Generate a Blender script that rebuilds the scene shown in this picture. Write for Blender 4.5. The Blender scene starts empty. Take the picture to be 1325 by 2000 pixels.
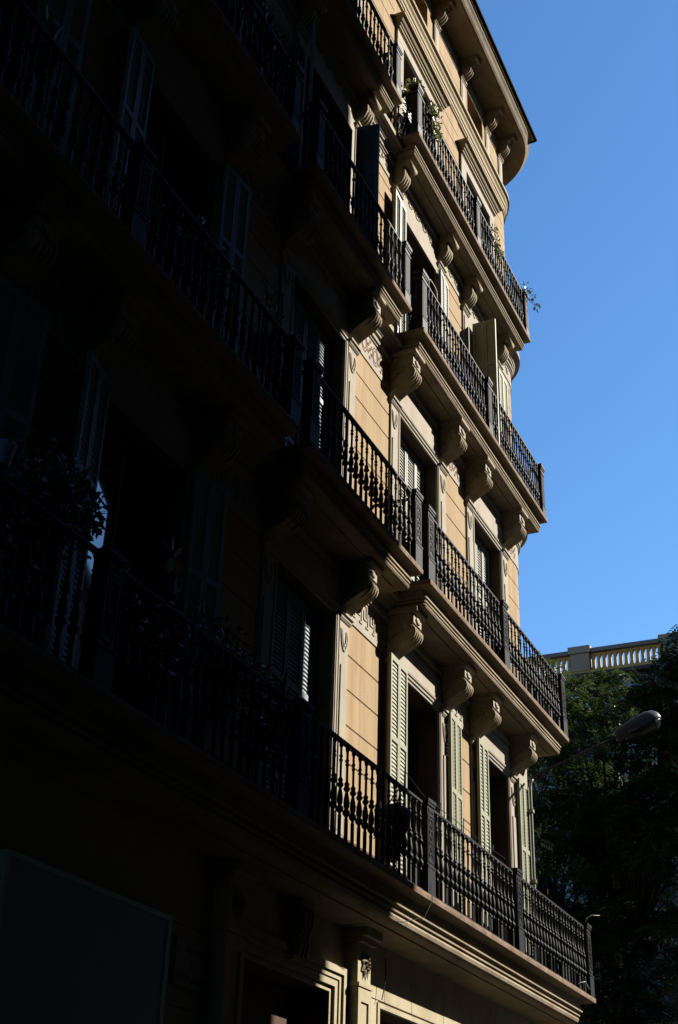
import bpy, math, random
import numpy as np
from mathutils import Matrix, Vector

random.seed(7)
rng = np.random.default_rng(11)
scene = bpy.context.scene
COL = scene.collection
R_ = math.radians

# ------------------------------------------------------------------ camera
# world: X along the facade (to the right), Y into the facade, Z up; facade plane is y = 0
CAM = Vector((0.0, -6.0, 1.6))
PX = Vector((662.5, 1000.0)); VH = Vector((2016.8, 2490.0)); VV = Vector((821.0, -3598.0))
F = math.sqrt(-(VH - PX).dot(VV - PX))
ax = Vector((VH.x - PX.x, VH.y - PX.y, F)).normalized()
az = Vector((VV.x - PX.x, VV.y - PX.y, F)).normalized()
ay = az.cross(ax)
RM = Matrix(((ax.x, ay.x, az.x), (ax.y, ay.y, az.y), (ax.z, ay.z, az.z)))   # camera-space <- world
RT = RM.transposed()
right = RT @ Vector((1, 0, 0)); up = -(RT @ Vector((0, 1, 0))); back = -(RT @ Vector((0, 0, 1)))
cam_d = bpy.data.cameras.new('camera')
cam_d.sensor_fit = 'VERTICAL'; cam_d.sensor_height = 24.0; cam_d.lens = F / 2000.0 * 24.0
cam_d.clip_start = 0.1; cam_d.clip_end = 2000
cam = bpy.data.objects.new('camera', cam_d); COL.objects.link(cam)
cam.matrix_world = Matrix(((right.x, up.x, back.x, CAM.x), (right.y, up.y, back.y, CAM.y), (right.z, up.z, back.z, CAM.z), (0, 0, 0, 1)))
scene.camera = cam

# ------------------------------------------------------------------ sky, sun, exposure
SUN_AZ, SUN_EL = R_(40.0), R_(34.6)       # azimuth from the facade normal towards +X
SUN = Vector((math.sin(SUN_AZ) * math.cos(SUN_EL), -math.cos(SUN_AZ) * math.cos(SUN_EL), math.sin(SUN_EL)))
world = bpy.data.worlds.new('World'); scene.world = world; world.use_nodes = True
wn = world.node_tree.nodes; wl = world.node_tree.links
sky = wn.new('ShaderNodeTexSky'); sky.sky_type = 'NISHITA'; sky.sun_disc = False
sky.sun_elevation = SUN_EL; sky.sun_rotation = math.atan2(SUN.x, SUN.y)
sky.altitude = 50; sky.air_density = 1.0; sky.dust_density = 0.2; sky.ozone_density = 3.0
hs = wn.new('ShaderNodeHueSaturation'); hs.inputs['Saturation'].default_value = 1.20      # the photograph's film saturation
wl.new(sky.outputs[0], hs.inputs['Color']); wl.new(hs.outputs[0], wn['Background'].inputs[0]); wn['Background'].inputs[1].default_value = 0.0735
sun_d = bpy.data.lights.new('sun', 'SUN'); sun_d.energy = 5.0; sun_d.angle = R_(0.53); sun_d.color = (1.0, 0.93, 0.82)
sun = bpy.data.objects.new('sun', sun_d); COL.objects.link(sun)
sun.rotation_euler = SUN.to_track_quat('Z', 'Y').to_euler()
scene.view_settings.view_transform = 'Standard'; scene.view_settings.look = 'None'
scene.view_settings.exposure = 1.56; scene.view_settings.gamma = 1.0; scene.view_settings.use_curve_mapping = False
scene.cycles.max_bounces = 6; scene.cycles.diffuse_bounces = 3; scene.cycles.glossy_bounces = 3
scene.cycles.use_denoising = True

# ------------------------------------------------------------------ materials
def node(nt, t, **kw):
    n = nt.nodes.new(t)
    for k, v in kw.items(): setattr(n, k, v)
    return n

ALBEDO_SCALE = 0.52      # all base colours darkened to deepen the shadows; exposure makes up for it
def mat(name, base, rough=0.8, var=0.25, scale=3.0, stretch=(1, 1, 1), bump=0.0, bscale=60.0, stain=None, stain_scale=1.2,
        stain_stretch=(1, 1, 1), stain_lo=0.5, stain_hi=0.75, metallic=0.0, spec=0.3):
    base = tuple(v * ALBEDO_SCALE for v in base); stain = tuple(v * ALBEDO_SCALE for v in stain) if stain else None; spec *= 0.6
    m = bpy.data.materials.new(name); m.use_nodes = True
    nt = m.node_tree; b = nt.nodes['Principled BSDF']
    b.inputs['Roughness'].default_value = rough; b.inputs['Metallic'].default_value = metallic
    b.inputs['Specular IOR Level'].default_value = spec
    tc = node(nt, 'ShaderNodeNewGeometry')
    mp = node(nt, 'ShaderNodeMapping'); mp.inputs['Scale'].default_value = stretch
    nt.links.new(tc.outputs['Position'], mp.inputs['Vector'])
    nz = node(nt, 'ShaderNodeTexNoise'); nz.inputs['Scale'].default_value = scale; nz.inputs['Detail'].default_value = 8; nz.inputs['Roughness'].default_value = 0.62
    nt.links.new(mp.outputs[0], nz.inputs['Vector'])
    mr = node(nt, 'ShaderNodeMapRange'); mr.inputs[1].default_value = 0.3; mr.inputs[2].default_value = 0.7
    mr.inputs[3].default_value = 1 - var; mr.inputs[4].default_value = 1 + var * 0.6
    nt.links.new(nz.outputs[0], mr.inputs[0])
    mx = node(nt, 'ShaderNodeMix', data_type='RGBA', blend_type='MULTIPLY'); mx.inputs[0].default_value = 1
    mx.inputs[6].default_value = (*base, 1)
    nt.links.new(mr.outputs[0], mx.inputs[7])
    out = mx.outputs[2]
    if stain:
        mp2 = node(nt, 'ShaderNodeMapping'); mp2.inputs['Scale'].default_value = stain_stretch
        nt.links.new(tc.outputs['Position'], mp2.inputs['Vector'])
        n2 = node(nt, 'ShaderNodeTexNoise'); n2.inputs['Scale'].default_value = stain_scale; n2.inputs['Detail'].default_value = 9; n2.inputs['Roughness'].default_value = 0.7
        nt.links.new(mp2.outputs[0], n2.inputs['Vector'])
        m2 = node(nt, 'ShaderNodeMapRange'); m2.inputs[1].default_value = stain_lo; m2.inputs[2].default_value = stain_hi
        nt.links.new(n2.outputs[0], m2.inputs[0])
        x2 = node(nt, 'ShaderNodeMix', data_type='RGBA')
        nt.links.new(m2.outputs[0], x2.inputs[0]); nt.links.new(out, x2.inputs[6]); x2.inputs[7].default_value = (*stain, 1)
        out = x2.outputs[2]
    nt.links.new(out, b.inputs['Base Color'])
    if bump:
        nb = node(nt, 'ShaderNodeTexNoise'); nb.inputs['Scale'].default_value = bscale; nb.inputs['Detail'].default_value = 6
        nt.links.new(tc.outputs['Position'], nb.inputs['Vector'])
        bp = node(nt, 'ShaderNodeBump'); bp.inputs['Strength'].default_value = bump; bp.inputs['Distance'].default_value = 0.01
        nt.links.new(nb.outputs[0], bp.inputs['Height']); nt.links.new(bp.outputs[0], b.inputs['Normal'])
    return m

def leafmat(name, c1, c2, trans=0.35, rough=0.45):
    m = bpy.data.materials.new(name); m.use_nodes = True
    nt = m.node_tree; b = nt.nodes['Principled BSDF']; b.inputs['Roughness'].default_value = rough; b.inputs['Specular IOR Level'].default_value = 0.85
    c1 = tuple(v * 0.52 for v in c1); c2 = tuple(v * 0.52 for v in c2)
    g = node(nt, 'ShaderNodeNewGeometry')
    mx = node(nt, 'ShaderNodeMix', data_type='RGBA'); mx.inputs[6].default_value = (*c1, 1); mx.inputs[7].default_value = (*c2, 1)
    nt.links.new(g.outputs['Random Per Island'], mx.inputs[0])
    nt.links.new(mx.outputs[2], b.inputs['Base Color'])
    t = node(nt, 'ShaderNodeBsdfTranslucent'); nt.links.new(mx.outputs[2], t.inputs[0])
    s = node(nt, 'ShaderNodeMixShader'); s.inputs[0].default_value = trans
    nt.links.new(b.outputs[0], s.inputs[1]); nt.links.new(t.outputs[0], s.inputs[2])
    nt.links.new(s.outputs[0], nt.nodes['Material Output'].inputs[0])
    return m

M = {}
M['plaster'] = mat('ochre_plaster', (0.452, 0.320, 0.178), 0.9, 0.20, 3.4, (1.8, 1, 0.16), 0.45, 70, (0.33, 0.215, 0.12), 2.6, (2.8, 1, 0.22), 0.48, 0.74)
M['plaster_joint'] = mat('ochre_joint', (0.237, 0.150, 0.079), 0.95, 0.2, 4)
M['stone'] = mat('grey_stone', (0.43, 0.382, 0.305), 0.85, 0.16, 3.0, (1, 1, 0.5), 0.3, 70, (0.35, 0.285, 0.205), 1.7, (1.2, 1, 0.5), 0.52, 0.78)
M['trim'] = mat('tan_trim_render', (0.460, 0.369, 0.223), 0.88, 0.16, 3.0, (0.6, 1, 1), 0.3, 70, (0.340, 0.250, 0.142), 2.0, (0.6, 1, 1.2), 0.5, 0.75)
M['slab'] = mat('balcony_stone', (0.356, 0.290, 0.193), 0.88, 0.25, 2.5, (1, 1, 1), 0.4, 55, (0.193, 0.131, 0.078), 1.6, (0.8, 1.4, 1.6), 0.48, 0.72)
M['slab_edge'] = mat('worn_slab_edge', (0.236, 0.154, 0.105), 0.9, 0.35, 9.0, (0.5, 1, 1), 0.5, 50, (0.327, 0.245, 0.163), 5.0, (0.6, 1, 1), 0.5, 0.62)
M['carved'] = mat('carved_stone', (0.411, 0.337, 0.219), 0.88, 0.3, 7.0, (1, 1, 1), 0.6, 45, (0.205, 0.150, 0.087), 3.0, (1, 1, 1), 0.5, 0.75)
M['base'] = mat('base_limestone', (0.490, 0.426, 0.283), 0.86, 0.2, 3.5, (1, 1, 0.6), 0.45, 60, (0.383, 0.278, 0.151), 1.5, (1.3, 1, 0.6), 0.5, 0.72)
M['red_line'] = mat('red_sgraffito', (0.213, 0.095, 0.059), 0.9, 0.3, 12)
M['iron'] = mat('black_iron', (0.0125, 0.0170, 0.024), 0.55, 0.3, 14, bump=0.25, bscale=120, stain=(0.018, 0.021, 0.026), stain_scale=9, spec=0.13)
M['green'] = mat('grey_green_paint', (0.327, 0.340, 0.239), 0.6, 0.10, 5, (1, 1, 0.4), stain=(0.265, 0.265, 0.186), stain_scale=3, spec=0.35)
M['pale'] = mat('pale_grey_paint', (0.355, 0.365, 0.316), 0.6, 0.10, 5, (1, 1, 0.4), stain=(0.276, 0.281, 0.247), stain_scale=3, spec=0.35)
M['blue'] = mat('blue_grey_paint', (0.22, 0.30, 0.33), 0.55, 0.15, 5, (1, 1, 0.4), spec=0.4)
M['reveal'] = mat('shade_brown_reveal', (0.118, 0.083, 0.059), 0.9, 0.25, 3, bump=0.2)  # darkened so the shade of the recess sits in the colour
M['brown'] = mat('brown_wood', (0.095, 0.047, 0.024), 0.6, 0.3, 8, (1, 1, 0.2))
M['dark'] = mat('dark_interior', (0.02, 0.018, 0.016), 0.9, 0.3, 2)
M['frame'] = mat('window_frame_paint', (0.126, 0.118, 0.126), 0.55, 0.15, 6)
M['zinc'] = mat('dark_zinc', (0.018, 0.016, 0.015), 0.8, 0.3, 6, spec=0.04)
M['roof'] = mat('roof_tiles', (0.22, 0.12, 0.08), 0.9, 0.3, 5)
M['blind'] = mat('white_blind', (0.490, 0.521, 0.521), 0.5, 0.08, 5)
M['asphalt'] = mat('asphalt', (0.042, 0.042, 0.044), 0.92, 0.3, 8, bump=0.3)
M['paving'] = mat('paving', (0.09, 0.085, 0.08), 0.9, 0.25, 5, bump=0.3)
M['lamp'] = mat('grey_lamp_metal', (0.085, 0.083, 0.09), 0.5, 0.2, 9, spec=0.3)
M['galv'] = mat('pale_grey_pipe', (0.332, 0.324, 0.269), 0.5, 0.2, 8, spec=0.5)
M['lamp_glass'] = mat('lamp_glass', (0.035, 0.035, 0.035), 0.15, 0.05, 5, spec=0.6)
M['board'] = mat('blank_grey_board', (0.42, 0.49, 0.57), 0.35, 0.12, 1.2, spec=0.5)
M['board_rim'] = mat('grey_rim', (0.70, 0.84, 0.88), 0.5, 0.1, 4, spec=0.4)
M['plaque'] = mat('marble_plaque', (0.332, 0.300, 0.316), 0.5, 0.12, 5, spec=0.4)
M['ink'] = mat('engraved_letters', (0.05, 0.04, 0.04), 0.8, 0.1, 5)
M['far'] = mat('far_stone', (0.60, 0.45, 0.33), 0.9, 0.2, 0.8, bump=0.2, bscale=10)
M['far_rail'] = mat('far_grey_coping', (0.36, 0.31, 0.28), 0.9, 0.2, 1.5)
M['far_yellow'] = mat('far_yellow_stucco', (0.88, 0.56, 0.20), 0.9, 0.15, 3)
M['far_dark'] = mat('far_dark_cornice', (0.12, 0.10, 0.10), 0.9, 0.2, 2)
M['opp'] = mat('shading_block_render', (0.045, 0.04, 0.038), 0.95, 0.2, 0.5)
M['bark'] = mat('tree_bark', (0.10, 0.08, 0.06), 0.95, 0.35, 10, (1, 1, 0.3), 0.8, 30)
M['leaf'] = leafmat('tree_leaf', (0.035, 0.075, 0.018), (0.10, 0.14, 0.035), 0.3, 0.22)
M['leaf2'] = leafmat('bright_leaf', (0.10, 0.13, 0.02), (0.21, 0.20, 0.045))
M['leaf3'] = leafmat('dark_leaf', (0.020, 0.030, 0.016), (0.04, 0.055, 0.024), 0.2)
M['stem'] = mat('plant_stem', (0.09, 0.07, 0.04), 0.9, 0.2, 10)
M['pot'] = mat('dark_clay_pot', (0.07, 0.04, 0.03), 0.8, 0.3, 8)
M['pail'] = mat('blue_grey_plastic', (0.20, 0.24, 0.42), 0.4, 0.05, 5, spec=0.5)
M['cloth'] = mat('blue_cloth', (0.05, 0.07, 0.25), 0.9, 0.25, 9)
M['cloth2'] = mat('light_blue_cloth', (0.12, 0.22, 0.48), 0.9, 0.2, 9)
for nm, c in (('p_red', (0.5, 0.03, 0.05)), ('p_orange', (0.6, 0.15, 0.02)), ('p_yellow', (0.6, 0.42, 0.04)), ('p_green', (0.04, 0.28, 0.12)), ('p_purple', (0.12, 0.05, 0.35))):
    M[nm] = mat(nm.replace('p_', 'paper_'), c, 0.5, 0.05, 5)
M['wire'] = mat('thin_wire', (0.12, 0.12, 0.12), 0.5, 0.1, 5, spec=0.5)

def glassmat():
    m = bpy.data.materials.new('window_glass'); m.use_nodes = True
    b = m.node_tree.nodes['Principled BSDF']
    b.inputs['Base Color'].default_value = (0.012, 0.014, 0.018, 1); b.inputs['Roughness'].default_value = 0.03
    b.inputs['IOR'].default_value = 2.3; b.inputs['Specular IOR Level'].default_value = 0.5
    return m
M['glass'] = glassmat()

# ------------------------------------------------------------------ mesh helpers
class MB:
    def __init__(s): s.v = []; s.f = []; s.sm = []
    def add(s, vs, fs, smooth=False):
        o = len(s.v); s.v.extend(vs); s.f.extend([tuple(i + o for i in f) for f in fs]); s.sm.extend([smooth] * len(fs)); return s
    def box(s, x0, x1, y0, y1, z0, z1):
        v = [(x0, y0, z0), (x1, y0, z0), (x1, y1, z0), (x0, y1, z0), (x0, y0, z1), (x1, y0, z1), (x1, y1, z1), (x0, y1, z1)]
        return s.add(v, [(0, 3, 2, 1), (4, 5, 6, 7), (0, 1, 5, 4), (1, 2, 6, 5), (2, 3, 7, 6), (3, 0, 4, 7)])
    def prism_x(s, poly, x0, x1, smooth=False):       # poly: (y, z) outline, extruded along X
        n = len(poly); v = [(x0, p[0], p[1]) for p in poly] + [(x1, p[0], p[1]) for p in poly]
        s.add(v, [(i, (i + 1) % n, n + (i + 1) % n, n + i) for i in range(n)], smooth)
        o = len(s.v) - 2 * n
        s.f.append(tuple(range(o + n - 1, o - 1, -1))); s.f.append(tuple(range(o + n, o + 2 * n))); s.sm += [False, False]
        return s
    def lathe(s, prof, n=10, c=(0, 0, 0), smooth=True, caps=True):
        v = []; f = []
        for r, z in prof:
            for k in range(n):
                a = 2 * math.pi * k / n; v.append((c[0] + r * math.cos(a), c[1] + r * math.sin(a), c[2] + z))
        for i in range(len(prof) - 1):
            for k in range(n):
                f.append((i * n + k, i * n + (k + 1) % n, (i + 1) * n + (k + 1) % n, (i + 1) * n + k))
        s.add(v, f, smooth)
        if caps:
            o = len(s.v) - len(v); L = (len(prof) - 1) * n
            s.f.append(tuple(o + k for k in range(n - 1, -1, -1))); s.f.append(tuple(o + L + k for k in range(n))); s.sm += [False, False]
        return s
    def tube(s, pts, r, n=6, smooth=True):
        pts = [Vector(p) for p in pts]; rs = r if isinstance(r, (list, tuple)) else [r] * len(pts)
        v = []; f = []
        t0 = (pts[1] - pts[0]).normalized()
        nrm = t0.cross(Vector((0, 0, 1)))
        if nrm.length < 1e-3: nrm = t0.cross(Vector((1, 0, 0)))
        nrm.normalize()
        for i, p in enumerate(pts):
            t = (pts[min(i + 1, len(pts) - 1)] - pts[max(i - 1, 0)]).normalized()
            nrm = (nrm - t * nrm.dot(t)).normalized(); bi = t.cross(nrm)
            for k in range(n):
                a = 2 * math.pi * k / n; q = p + (nrm * math.cos(a) + bi * math.sin(a)) * rs[i]; v.append(tuple(q))
        for i in range(len(pts) - 1):
            for k in range(n): f.append((i * n + k, i * n + (k + 1) % n, (i + 1) * n + (k + 1) % n, (i + 1) * n + k))
        s.add(v, f, smooth); o = len(s.v) - len(v); L = (len(pts) - 1) * n
        s.f.append(tuple(o + k for k in range(n - 1, -1, -1))); s.f.append(tuple(o + L + k for k in range(n))); s.sm += [False, False]
        return s
    def rings(s, rings, closed=False, smooth=False, cap0=False, cap1=False):   # list of equally long point lists
        n = len(rings[0]); v = [tuple(p) for r in rings for p in r]; f = []
        for i in range(len(rings) - 1):
            for k in range(n if closed else n - 1):
                f.append((i * n + k, i * n + (k + 1) % n, (i + 1) * n + (k + 1) % n, (i + 1) * n + k))
        s.add(v, f, smooth); o = len(s.v) - len(v)
        if cap0: s.f.append(tuple(o + k for k in range(n))); s.sm.append(False)
        if cap1: s.f.append(tuple(o + (len(rings) - 1) * n + k for k in range(n - 1, -1, -1))); s.sm.append(False)
        return s
    def mesh(s, name):
        me = bpy.data.meshes.new(name); me.from_pydata(s.v, [], s.f)
        me.polygons.foreach_set('use_smooth', s.sm); me.update(); return me

WM = {}
def put(name, me, material, parent=None, loc=(0, 0, 0), rz=0.0, local=False, kind=None, label=None):
    if isinstance(me, MB): me = me.mesh(name)
    if material is not None and len(me.materials) == 0: me.materials.append(M[material])
    o = bpy.data.objects.new(name, me); COL.objects.link(o)
    o.location = loc; o.rotation_euler = (0, 0, rz)
    w = Matrix.Translation(Vector(loc)) @ Matrix.Rotation(rz, 4, 'Z')
    if parent is not None:
        o.parent = parent
        if local: w = WM[parent.name] @ w
        else: o.matrix_parent_inverse = WM[parent.name].inverted()
    WM[o.name] = w
    if kind: o['kind'] = kind
    if label: o['label'] = label
    return o
def tag(o, label, cat, group=None):
    o['label'] = label; o['category'] = cat
    if group: o['group'] = group
    return o
def thing(name, loc, label, cat, group=None, rz=0.0):
    o = bpy.data.objects.new(name, None); COL.objects.link(o); o.location = loc; o.rotation_euler = (0, 0, rz); o.empty_display_size = 0.3
    WM[o.name] = Matrix.Translation(Vector(loc)) @ Matrix.Rotation(rz, 4, 'Z')
    return tag(o, label, cat, group)

# ------------------------------------------------------------------ ground
g = MB(); g.add([(-600, -600, 0), (900, -600, 0), (900, 600, 0), (-600, 600, 0)], [(0, 1, 2, 3)])
put('road', g, 'asphalt', kind='structure')
g = MB(); g.box(-60, 24.5, -3.2, 26, 0.002, 0.13); put('pavement', g, 'paving', kind='structure')
g = MB(); g.box(27.5, 110, -3.0, 60, 0.002, 0.13); put('pavement', g, 'paving', kind='structure')
g = MB(); g.box(-60, 24.5, -16, -7.0, 0.002, 0.13); put('pavement', g, 'paving', kind='structure')

# ------------------------------------------------------------------ buildings across the street that throw the shade, plus blocks added against sky light
def block(name, x0, x1, y0, y1, h, label, skew=0.0):
    b = thing(name, ((x0 + x1) / 2, y1, 0), label, 'building')
    for nm, e, za, zb in (('wall', 0, 0, h), ('cornice', .25, h, h + .5)):
        m = MB(); q = [(x0 + skew - e, y0 - e), (x1 + e, y0 - e), (x1 + e, y1 + e), (x0 - e, y1 + e)]
        m.rings([[(x, y, za) for x, y in q], [(x, y, zb) for x, y in q]], closed=True, cap0=True, cap1=True); put(nm, m, 'opp', b)
    for k in range(int((x1 - x0) // 3.4)):
        for j in range(int(h // 4) - 1):
            xx = x0 + 1.2 + k * 3.4; zz = 5.2 + j * 4.0
            m = MB(); m.box(xx, xx + 1.3, y1 + .004, y1 + .06, zz, zz + 2.6); put('window', m, 'frame', b)
    return b
block('shading_block', -70.0, 12.45 + .84 * 7.4, -22, -7.4, 52.0, 'tall dark rendered block across the street whose shadow covers the left side')
block('shading_block', 27.9, 75, -11, -7.4, 20.5, 'dark rendered block across the street beyond the crossing, shading the trees', 3.3)
T3 = thing('shading_block', (45, -25, 0), 'tall dark slab added out of view to block sky light beyond the crossing', 'building')  # unseen slab, added only to keep sky light off the left side
for nm, e, za, zb in (('wall', 0, 0, 48.0), ('cornice', .3, 48.0, 48.6)):
    m = MB(); q = [(22.4 + .84 * 12.5 - e, -12.5 + e), (22.4 + .84 * 70 - e, -70 - e), (30.4 + .84 * 70 + e, -70 - e), (30.4 + .84 * 12.5 + e, -12.5 + e)]
    m.rings([[(x, y, za) for x, y in q], [(x, y, zb) for x, y in q]], closed=True, cap0=True, cap1=True); put(nm, m, 'opp', T3)

block('shading_block', 30, 130, -92, -74, 44.0, 'distant dark block added out of view to close off the low sky')  # unseen block, added to shut out the sky low over the crossing

# ------------------------------------------------------------------ THE APARTMENT BUILDING
B = thing('apartment_building', (12.0, 0, 0), 'tall ochre stone apartment building with iron balconies and curved corner', 'building')
XL, X0, RC, YB = 1.5, 19.85, 0.95, 13.0
def wallpath(o, xs=None, ye=YB, n=14):
    """plan path of the facade offset outward by o: flat front, rounded corner, side wall"""
    pts = [(XL if xs is None else xs, -o)]
    for k in range(n + 1):
        a = math.pi / 2 * k / n
        pts.append((X0 + (RC + o) * math.sin(a), RC - (RC + o) * math.cos(a)))
    pts.append((X0 + RC + o, ye))
    return pts
def sweep(mb, prof, xs=None, ye=YB, n=14, smooth=False, close=True):
    rings = []
    for o, z in prof: rings.append([(x, y, z) for x, y in wallpath(o, xs, ye, n)])
    # transpose so that the cross-section is closed
    sec = [[r[i] for r in rings] for i in range(len(rings[0]))]
    mb.rings(sec, closed=close, smooth=smooth, cap0=close, cap1=close)
    return mb

# bays: (opening x0, x1)
WIN = [(4.70, 6.06), (7.70, 9.20), (11.08, 12.58), (14.46, 15.96), (17.59, 18.95)]
PIL = [(4.37, 4.61), (6.15, 6.39), (7.37, 7.61), (9.29, 9.53), (10.76, 11.00), (12.68, 12.92), (14.13, 14.37), (16.04, 16.28), (17.26, 17.50), (19.04, 19.28)]
PANELS = [(6.39, 7.37), (9.53, 10.76), (12.92, 14.13), (16.28, 17.26)]
# floors: slab top, opening bottom, opening top, frieze bottom
FL = [dict(z=5.00, dep=0.80, head=8.06), dict(z=9.05, dep=0.65, head=11.98), dict(z=13.07, dep=0.55, head=15.72), dict(z=16.83, dep=0.50, head=19.36)]
ATT = [(4.9, 5.8), (7.85, 9.0), (11.2, 12.4), (14.6, 15.65), (17.82, 18.72)]
# ---- wall with openings
WY = 0.014
opens = []
for fl in FL:
    for a, b in WIN: opens.append((a, b, fl['z'] + .02, fl['head']))
for a, b in ATT: opens.append((a, b, 20.95, 21.85))
opens.append((10.85, 12.76, 0.13, 3.90))           # door
opens.append((13.98, 16.6, 0.6, 3.93)); opens.append((17.2, 19.2, 0.6, 3.93))
WT = 0.42
w = MB()
xs = sorted(set([XL, X0] + [v for o in opens for v in o[:2]])); zs = sorted(set([0, 22.25] + [v for o in opens for v in o[2:]]))
for i in range(len(xs) - 1):
    for j in range(len(zs) - 1):
        cx, cz = (xs[i] + xs[i + 1]) / 2, (zs[j] + zs[j + 1]) / 2
        if any(o[0] < cx < o[1] and o[2] < cz < o[3] for o in opens): continue
        w.add([(xs[i], WY, zs[j]), (xs[i + 1], WY, zs[j]), (xs[i + 1], WY, zs[j + 1]), (xs[i], WY, zs[j + 1])], [(0, 1, 2, 3)])
path = wallpath(-WY)[1:]
w.rings([[(x, y, 0) for x, y in path], [(x, y, 22.25) for x, y in path]])
xe, ye = path[-1]
w.add([(xe, ye, 0), (XL, ye, 0), (XL, WY, 0), (xe, ye, 22.25), (XL, ye, 22.25), (XL, WY, 22.25)], [(0, 1, 4, 3), (1, 2, 5, 4)])
WALL = put('wall', w, 'plaster', B)
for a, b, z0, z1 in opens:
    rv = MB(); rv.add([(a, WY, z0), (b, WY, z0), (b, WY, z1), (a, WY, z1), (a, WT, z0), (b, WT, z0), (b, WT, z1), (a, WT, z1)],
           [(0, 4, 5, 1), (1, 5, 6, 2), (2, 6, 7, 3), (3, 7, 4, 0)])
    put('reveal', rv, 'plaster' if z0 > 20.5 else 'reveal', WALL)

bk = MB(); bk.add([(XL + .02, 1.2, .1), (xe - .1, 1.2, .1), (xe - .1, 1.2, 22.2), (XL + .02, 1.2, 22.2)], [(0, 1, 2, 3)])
put('dark_backing', bk, 'dark', B)  # dark sheet standing in for the unlit rooms

# ---- plaster courses as separate blocks
def courses(top, bottom, pitch):
    out = []; z = top
    while z > bottom + .1:
        lo = max(z - pitch, bottom); out.append((lo, z)); z = lo
    return out
CR = [courses(8.12, 5.02, .43), courses(12.13, 9.08, .388), [(15.82, 16.02)] + courses(15.82, 13.1, .385), courses(20.30, 16.86, .372)]
GAP = .009
for fi, cr in enumerate(CR):
    for (a, b) in PANELS:
        for lo, hi in cr:
            m = MB(); e = .004
            m.rings([[(a + .004, WY, lo + GAP), (b - .004, WY, lo + GAP), (b - .004, WY, hi - GAP), (a + .004, WY, hi - GAP)],
                     [(a + .004, e, lo + GAP), (b - .004, e, lo + GAP), (b - .004, e, hi - GAP), (a + .004, e, hi - GAP)],
                     [(a + .008, 0, lo + GAP + .004), (b - .008, 0, lo + GAP + .004), (b - .008, 0, hi - GAP - .004), (a + .008, 0, hi - GAP - .004)]], closed=True, cap1=True)
            put('plaster_block', m, 'plaster', WALL)
    for lo, hi in cr:
        m = MB(); sweep(m, [(-WY, lo + GAP), (0, lo + GAP), (0, hi - GAP), (-WY, hi - GAP)], xs=19.29, ye=5.0, n=8)
        put('plaster_block', m, 'plaster', WALL)
jm = MB()
for (a, b) in PANELS: jm.box(a + .002, b - .002, .008, .0135, 5.02, 20.3)
put('joint_backing', jm, 'plaster_joint', WALL)

# ---- pilasters with impost cap and swag
def pilaster(x0, x1, z0, z1, style):
    m = MB(); m.box(x0, x1, -.030, .01, z0, z1)
    c = (x0 + x1) / 2; hw = (x1 - x0) / 2
    m.box(x0 + .035, x1 - .035, -.045, -.031, z0 + .25, z1 - .55 if style else z1 - .1)
    m.box(x0 - .004, x1 + .004, -.052, .008, z0, z0 + .22)
    p = put('pilaster', m, 'stone', B)
    if style:
        s = MB()
        for rr, dz in ((hw - .03, .0), (hw - .065, .0)):
            pts = [(c + rr * math.cos(t), -.034, z1 - .1 - (0.26 if rr > hw - .05 else .2) * math.sin(t) - dz) for t in np.linspace(0, math.pi, 11)]
            s.tube(pts, .012, 5)
        put('swag', s, 'stone', p)
    m = MB(); m.prism_x([(.012, z1), (-.04, z1), (-.062, z1 + .03), (-.062, z1 + .05), (-.085, z1 + .065), (-.085, z1 + .095), (.012, z1 + .095)], x0 - .03, x1 + .03)
    put('impost', m, 'stone', p)
    return p
for fi, (zb, zt) in enumerate(((5.02, 8.02), (9.07, 11.96), (13.09, 15.86))):
    for a, b in PIL: pilaster(a, b, zb, zt, fi < 2)
for a, b in PIL:       # top storey: flat surround
    pass

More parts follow.
